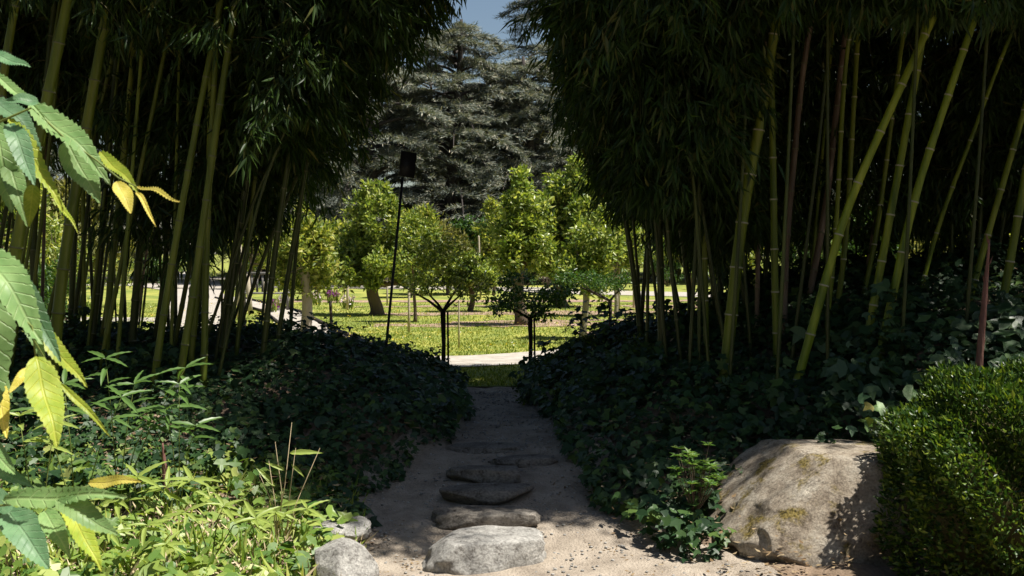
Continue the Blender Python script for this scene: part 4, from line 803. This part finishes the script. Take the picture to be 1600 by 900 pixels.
# cedars
def cedar(name, loc, hgt, spread, seed, label, nb=70, per=900, bare=.12, arch=False, trunk_r=.45):
    r = np.random.default_rng(seed); root = thing(name, label, 'cedar', loc, 'tall cedars behind the orchard'); loc = np.array(loc, float)
    b = MB(); t = np.linspace(0,1,10); b.tube(loc+np.c_[.3*np.sin(t*3+seed),.2*np.cos(t*4),t*hgt], trunk_r*(1-.85*t), 9); b.build('trunk', M['cedar_bark'], root, smooth=True)
    br_ = MB(); q = MB()
    for k in range(nb):
        t_ = bare+(1-bare)*(k+r.random())/nb; az = k*2.4+r.normal(0,.3); R_ = spread*(1-.62*t_**1.5)*r.uniform(.65,1.15); z0 = hgt*t_*.97
        o_ = np.array([math.cos(az),math.sin(az),0.]); s_ = np.linspace(0,1,7); rise = r.uniform(.05,.3)*R_; dr_ = r.uniform(.15,.45)*R_
        pts = loc+np.array([0,0,z0])+o_*(s_*R_)[:,None]; pts[:,2] += rise*np.sin(s_*2.4)-dr_*s_**2
        br_.tube(pts, np.linspace(.13,.02,7)*(1-.5*t_), 5, False)
        # flat layered sprays with hanging edges: groups of tufts along side twigs
        ns = 26; u = r.uniform(.2,1,ns); c0 = loc+np.array([0,0,z0])+o_*(u*R_)[:,None]; c0[:,2] += rise*np.sin(u*2.4)-dr_*u**2
        sdv = np.array([-o_[1],o_[0],0]); wside = r.uniform(-1,1,ns)*(.12+.3*np.sin(u*3.0))*R_; 
        n_ = per//ns; f = r.random((ns,n_,1)); pp = c0[:,None]+f*(sdv*wside[:,None]+o_*np.abs(wside)[:,None]*.7)[:,None]; pp = pp.reshape(-1,3)
        pp[:,2] -= (np.repeat(np.abs(wside),n_)*f.reshape(-1)**2)*.22; pp += r.normal(0,.07,pp.shape)*[1,1,.45]
        dd = np.repeat(sdv*np.sign(wside)[:,None]+o_*.9,n_,0)+r.normal(0,.55,pp.shape)+[0,0,-.12]; q.leaves(pp, dd, np.cross(unit(dd),[0,0,1.])+r.normal(0,.3,pp.shape), r.uniform(.12,.36,len(pp)), .036, wp=.5)
    br_.build('branch', M['cedar_bark'], root); q.build('foliage', M['cedar'], root, kind='stuff'); return root
c1 = cedar('cedar', (-2.6,50,GZ), 12.0, 5.5, 11, 'grey green cedar with layered boughs directly behind the orchard, left of the sky gap', 80, 1400)
c2 = cedar('cedar', (2.6,56,GZ), 21, 6.0, 12, 'tallest cedar with dark curved limbs against the patch of sky', 90, 1300, .1)
c3 = cedar('cedar', (0.6,51,GZ), 10.5, 4.6, 13, 'lower dark cedar filling the centre below the sky gap', 75, 1400, .06)
c4 = cedar('cedar', (-6.4,48,GZ), 14.5, 5.5, 14, 'pale tipped cedar right behind the left bamboo leaves', 80, 1300, .08)
def copy_cedar(src, loc, s_, rz, label):
    o = src.copy(); C.objects.link(o); src_loc = Vector(src.location); o.location = (0,0,0)
    M_ = Matrix.Translation(Vector(loc)) @ Matrix.Rotation(rz,4,'Z') @ Matrix.Scale(s_,4); o.matrix_basis = M_; tag(o, label)
    for ch in src.children:
        c_ = ch.copy(); C.objects.link(c_); c_.parent = o; c_.matrix_parent_inverse = Matrix.Translation(-src_loc)
LAB = 'cedar in the dark row behind the bamboo, seen only between culms'
for k,(x_,y_,s_) in enumerate([(-12,52,1.0),(-18,55,1.15),(-24,53,1.1),(-31,58,1.2),(-15,64,1.4),(7.5,54,1.0),(11.5,52,1.1),(17,56,1.2),(24,54,1.2),(31,58,1.3),(14,66,1.5),(-5,66,1.0),(-9,70,1.2),(1.5,70,1.0),(6,68,1.15),(-2,74,1.1),(10.5,72,1.3),(-39,60,1.3),(39,60,1.3)]):
    copy_cedar([c4,c2,c1][k%3] if k != 5 and not 10 < k < 17 else c1, (x_,y_,GZ), s_, k*1.3, LAB)

# unseen cedars added behind and beside the camera to deepen the shade
for k,(x_,y_,s_) in enumerate([(-3,-9,.9),(4.5,-10,.95),(-10,-7,.95),(11.5,-8,.95),(-12,1,.9),(-12.5,8,.9),(14,1,.85),(0,-17,1.1),(14,9,.8)]):
    copy_cedar([c1,c4][k%2], (x_,y_,0), s_, k*1.1, 'unseen cedar added around the clearing to deepen the shade')
